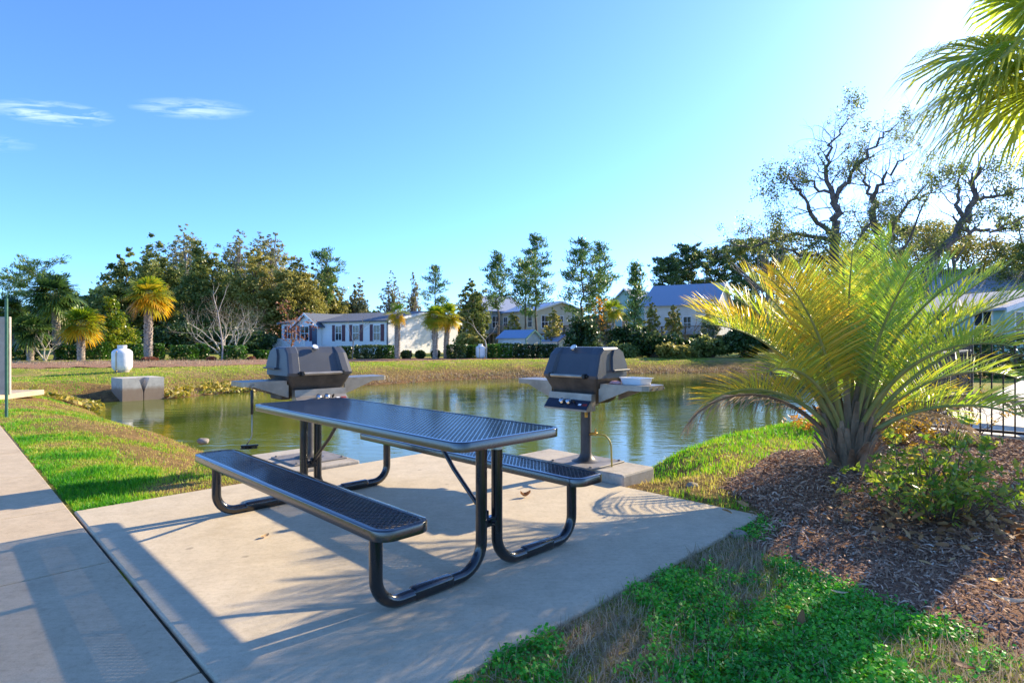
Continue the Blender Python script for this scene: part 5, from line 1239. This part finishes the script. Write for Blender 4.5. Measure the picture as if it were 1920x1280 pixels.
# near right lawn: clover and dry grass
def near_right(n, seed):
    r = np.random.default_rng(seed); x = r.uniform(-.9, 4.2, n); y = .85 + 3.4 * r.uniform(0, 1, n) ** 1.15; u, v = UV(x, y); w_ = .10 * (fbm(v * 7, v * 0 + 3, 4) - .62)
    ok = (u > U1 + .02 + w_) & ~inpoly(x + .12 * (fbm(x * 4, y * 4, 6) - .5) + r.normal(0, .05, n) - .03, y + .12 * (fbm(x * 4, y * 4, 7) - .5) + r.normal(0, .05, n), P2) & (np.abs(x) < y * 1.0 + .1); return x[ok], y[ok], r
x, y, r = near_right(330000, 82); g = fbm(x * 2.3, y * 2.3, 18); g3 = fbm(x * 7, y * 7, 19); k = (r.uniform(0, 1, len(x)) < np.clip((g - .46) * 7 + (g3 - .5) * 2.6, 0, 1)); xc_, yc_, gc = x[k], y[k], g[k]
lf = MB(); zc2 = height(xc_, yc_) + np.abs(r.normal(0, .018, len(xc_))) * (.6 + 1.2 * g3[k]) + .004
leafcloud(lf, np.stack([xc_, yc_, zc2], -1), .0072, r, .15 + (g3[k] - .3) * .9 + r.normal(0, .16, len(xc_)), 1.25, 1.3)
tag(lf.build('clover', M['clover']), kind='stuff')
x, y, r = near_right(170000, 83); g = fbm(x * 2.3, y * 2.3, 18); k = r.uniform(0, 1, len(x)) < np.clip((.66 - g) * 4, .15, 1); x, y = x[k], y[k]
mb = MB(); blades(mb, x, y, .03 + .07 * r.uniform(0, 1, len(x)), np.full(len(x), .0042), r, r.uniform(0, 1, len(x)), 1.6); tag(mb.build('dry_grass', M['straw']), kind='stuff')
x, y, r = near_right(45000, 84); g = fbm(x * 2.3, y * 2.3, 18); k = r.uniform(0, 1, len(x)) < np.clip((g - .36) * 4, .03, .8); x, y = x[k], y[k]
mb = MB(); blades(mb, x, y, .025 + .05 * r.uniform(0, 1, len(x)), np.full(len(x), .0042), r, .12 + .3 * r.uniform(0, 1, len(x)), .7); tag(mb.build('green_grass', M['grass']), kind='stuff')
# mulch chips
def flakes(mb, x, y, z, ln, wd, r, tint):
    n = len(x); a = r.uniform(0, 6.28, n); p = r.normal(0, .35, n); q = r.normal(0, .5, n)
    D = np.stack([np.cos(a) * np.cos(p), np.sin(a) * np.cos(p), np.sin(p)], -1); S_ = np.stack([-np.sin(a), np.cos(a), q], -1); S_ /= np.linalg.norm(S_, axis=1)[:, None]
    C = np.stack([x, y, z], -1); A = D * (ln / 2)[:, None]; B = S_ * (wd / 2)[:, None]; U_ = np.cross(D, S_) * .003
    V = np.stack([C - A - B * .6, C - A + B * .5, C + B * 1.1 + U_ * 2, C + A + B * .4, C + A - B * .7, C - B + U_ * 2], 1); mb.add(V.reshape(-1, 3), np.stack([np.arange(n) * 6 + j for j in (0, 5, 2, 1)], -1), np.repeat(np.clip(tint, 0, 1), 6))
    mb.Fq.append((np.stack([np.arange(n) * 6 + j for j in (5, 4, 3, 2)], -1) + mb.n - n * 6).astype(np.int32))
r = np.random.default_rng(85); n = 110000; y = 1.2 + 7 * r.uniform(0, 1, n) ** 1.3; x = r.uniform(1.2, 8, n); ok = inpoly(x + r.normal(0, .035, n), y + r.normal(0, .035, n), P2) & (x < y * 1.0 + .4); x, y = x[ok], y[ok]
mb = MB(); k = np.clip(.4 + y * .16, .5, 1.6); flakes(mb, x, y, height(x, y) + .004 + (.022 + (fbm(x * 2.5, y * 2.5, 31) - .5) * .04) * np.clip(pdist(x, y, P2) / .3, 0, 1) + np.abs(r.normal(0, .010, len(x))), (.02 + .05 * r.uniform(0, 1, len(x)) ** 2) * k, (.005 + .008 * r.uniform(0, 1, len(x))) * k, r, r.beta(1.4, 2.6, len(x)))
tag(mb.build('mulch_chips', M['chips']), kind='stuff')
n = 260; y = 1.6 + 5 * r.uniform(0, 1, n) ** 1.2; x = r.uniform(1.3, 5.5, n); ok = inpoly(x, y, P2) & (x < y + .3); x, y = x[ok], y[ok]
mb = MB(); flakes(mb, x, y, height(x, y) + .05 + np.abs(r.normal(0, .008, len(x))), .03 + .045 * r.uniform(0, 1, len(x)), .008 + .011 * r.uniform(0, 1, len(x)), r, r.uniform(0, 1, len(x)))
n = 260; xx, yy = r.normal(2.85, .42, n), r.normal(3.75, .3, n); flakes(mb, xx, yy, .05 + np.abs(r.normal(0, .03, n)), .04 + .04 * r.uniform(0, 1, n), .025 + .02 * r.uniform(0, 1, n), r, r.uniform(0, .6, n))
tag(mb.build('leaf_litter', M['litter']), kind='stuff')
# dead mulchy twigs under the far palms, yellow water-edge plants
r = np.random.default_rng(86); mb = MB(); n = 9000; x = r.uniform(-27, -13, n); y = r.uniform(26, 33, n); ok = inpoly(x, y, np.array(MULCH2)); x, y = x[ok], y[ok]; blades(mb, x, y, .05 + .20 * r.uniform(0, 1, len(x)), np.full(len(x), .016), r, r.uniform(0, 1, len(x)), 1.2); tag(mb.build('dead_stalks', M['straw']), kind='stuff')
mb = MB(); n = 16000; x = r.uniform(-15, -8, n); y = r.uniform(13, 24, n); s = sdist(x, y); g = fbm(x * 1.2, y * 1.2, 41); ok = (s > -.35) & (s < .85) & (g > .36) & ((y > 18.6) | (y < 16.9)) & (y > 15.2); x, y = x[ok], y[ok]; zz = np.maximum(height(x, y), WZ)
leafcloud(mb, np.stack([x, y, zz + .04 + .14 * r.uniform(0, 1, len(x))], -1), .05, r, r.uniform(0, 1, len(x)), 1.3, .8); tag(mb.build('shore_plants', M['shoreplants']), kind='stuff')
mb = MB(); n = 60000; x = r.uniform(-12, 16, n); y = r.uniform(19, 36, n); s = sdist(x, y); ok = (s > -.05) & (s < .9); x, y = x[ok], y[ok]; blades(mb, x, y, .05 + .13 * r.uniform(0, 1, len(x)), np.full(len(x), .025), r, r.uniform(0, 1, len(x)), .7); tag(mb.build('shore_reeds', M['straw']), kind='stuff')
# single leaves and a dandelion
def curled(name, label, loc, ln, wd, rz, mat, tint, curl=.5, pitch=0.0):
    mb = MB(); V = []; k = 7
    for i in range(k):
        f = i / (k - 1); w_ = wd * math.sin(math.pi * min(max(f, .04), .97)) ** .7; xx = (f - .5) * ln; zz = curl * ln * (f - .5) ** 2
        V += [(xx, -w_ / 2, zz + curl * wd * .35), (xx, 0, zz), (xx, w_ / 2, zz + curl * wd * .35)]
    Fs = [[3 * i + j, 3 * i + j + 1, 3 * i + j + 4, 3 * i + j + 3] for i in range(k - 1) for j in (0, 1)]
    o = mb.add(V, Fs, tint).build(name, M[mat], None, smooth=True, loc=loc); o.rotation_euler = (.1, pitch, rz); return tag(o, label, 'leaf')
def gp(px, py, z=0.0): d = F * (CH - z) / (py - 640); return (X(px, d), d, z)
curled('dead_leaf', 'curled brown leaf lying alone on the sunny patio', gp(985, 930, .006), .085, .05, .3, 'litter', .1, 1.3)
curled('dead_leaf', 'small tan leaf on the patio left of the near bench', gp(497, 1005, .006), .06, .035, 1.1, 'litter', .8, .5)
curled('dead_leaf', 'upright brown leaf stuck in the clover beside the dandelion', gp(1503, 1160, .035), .085, .035, .4, 'litter', .15, .3, -1.2)
curled('dead_leaf', 'grey brown leaf lying in the clover left of the dandelion', gp(1458, 1172, .03), .05, .04, 2.0, 'litter', .4, .6)
curled('dead_leaf', 'long pale leaf in the clover above the dandelion', gp(1574, 1110, .03), .075, .02, -.4, 'litter', .95, .3)
curled('dead_leaf', 'yellow leaf lying on the mulch at right', gp(1868, 1088, .05), .085, .035, .1, 'yellowleaf', .6, .4)
curled('dead_leaf', 'large curled pale leaf on the mulch at the right picture edge', gp(1895, 1128, .05), .13, .04, -.5, 'litter', 1.0, .7)
curled('dead_leaf', 'reddish brown leaf in the bright grass at the lower right', gp(1805, 1250, .03), .075, .045, 2.2, 'litter', .0, .5)
dn = thing('dandelion', 'yellow dandelion flower blooming in the green clover', 'flower', gp(1477, 1158, 0.0))
tube(MB(), [(0, 0, 0), (.002, 0, .03), (0, 0, .046)], .002, 6).build('stem', M['rachis'], dn, smooth=True)
r = np.random.default_rng(87); n = 110; a = r.uniform(0, 6.28, n); q = np.sqrt(r.uniform(0, 1, n)); C = np.stack([np.cos(a) * q * .012, np.sin(a) * q * .012, .048 + .007 * (1 - q)], -1)
leafcloud(MB(), C, .0022, r, r.uniform(0, 1, n), 2.6, 1.0, axis=np.stack([np.cos(a), np.sin(a), .6 + 0 * a], -1) * 2).build('petals', M['flower'], dn)

#ASM
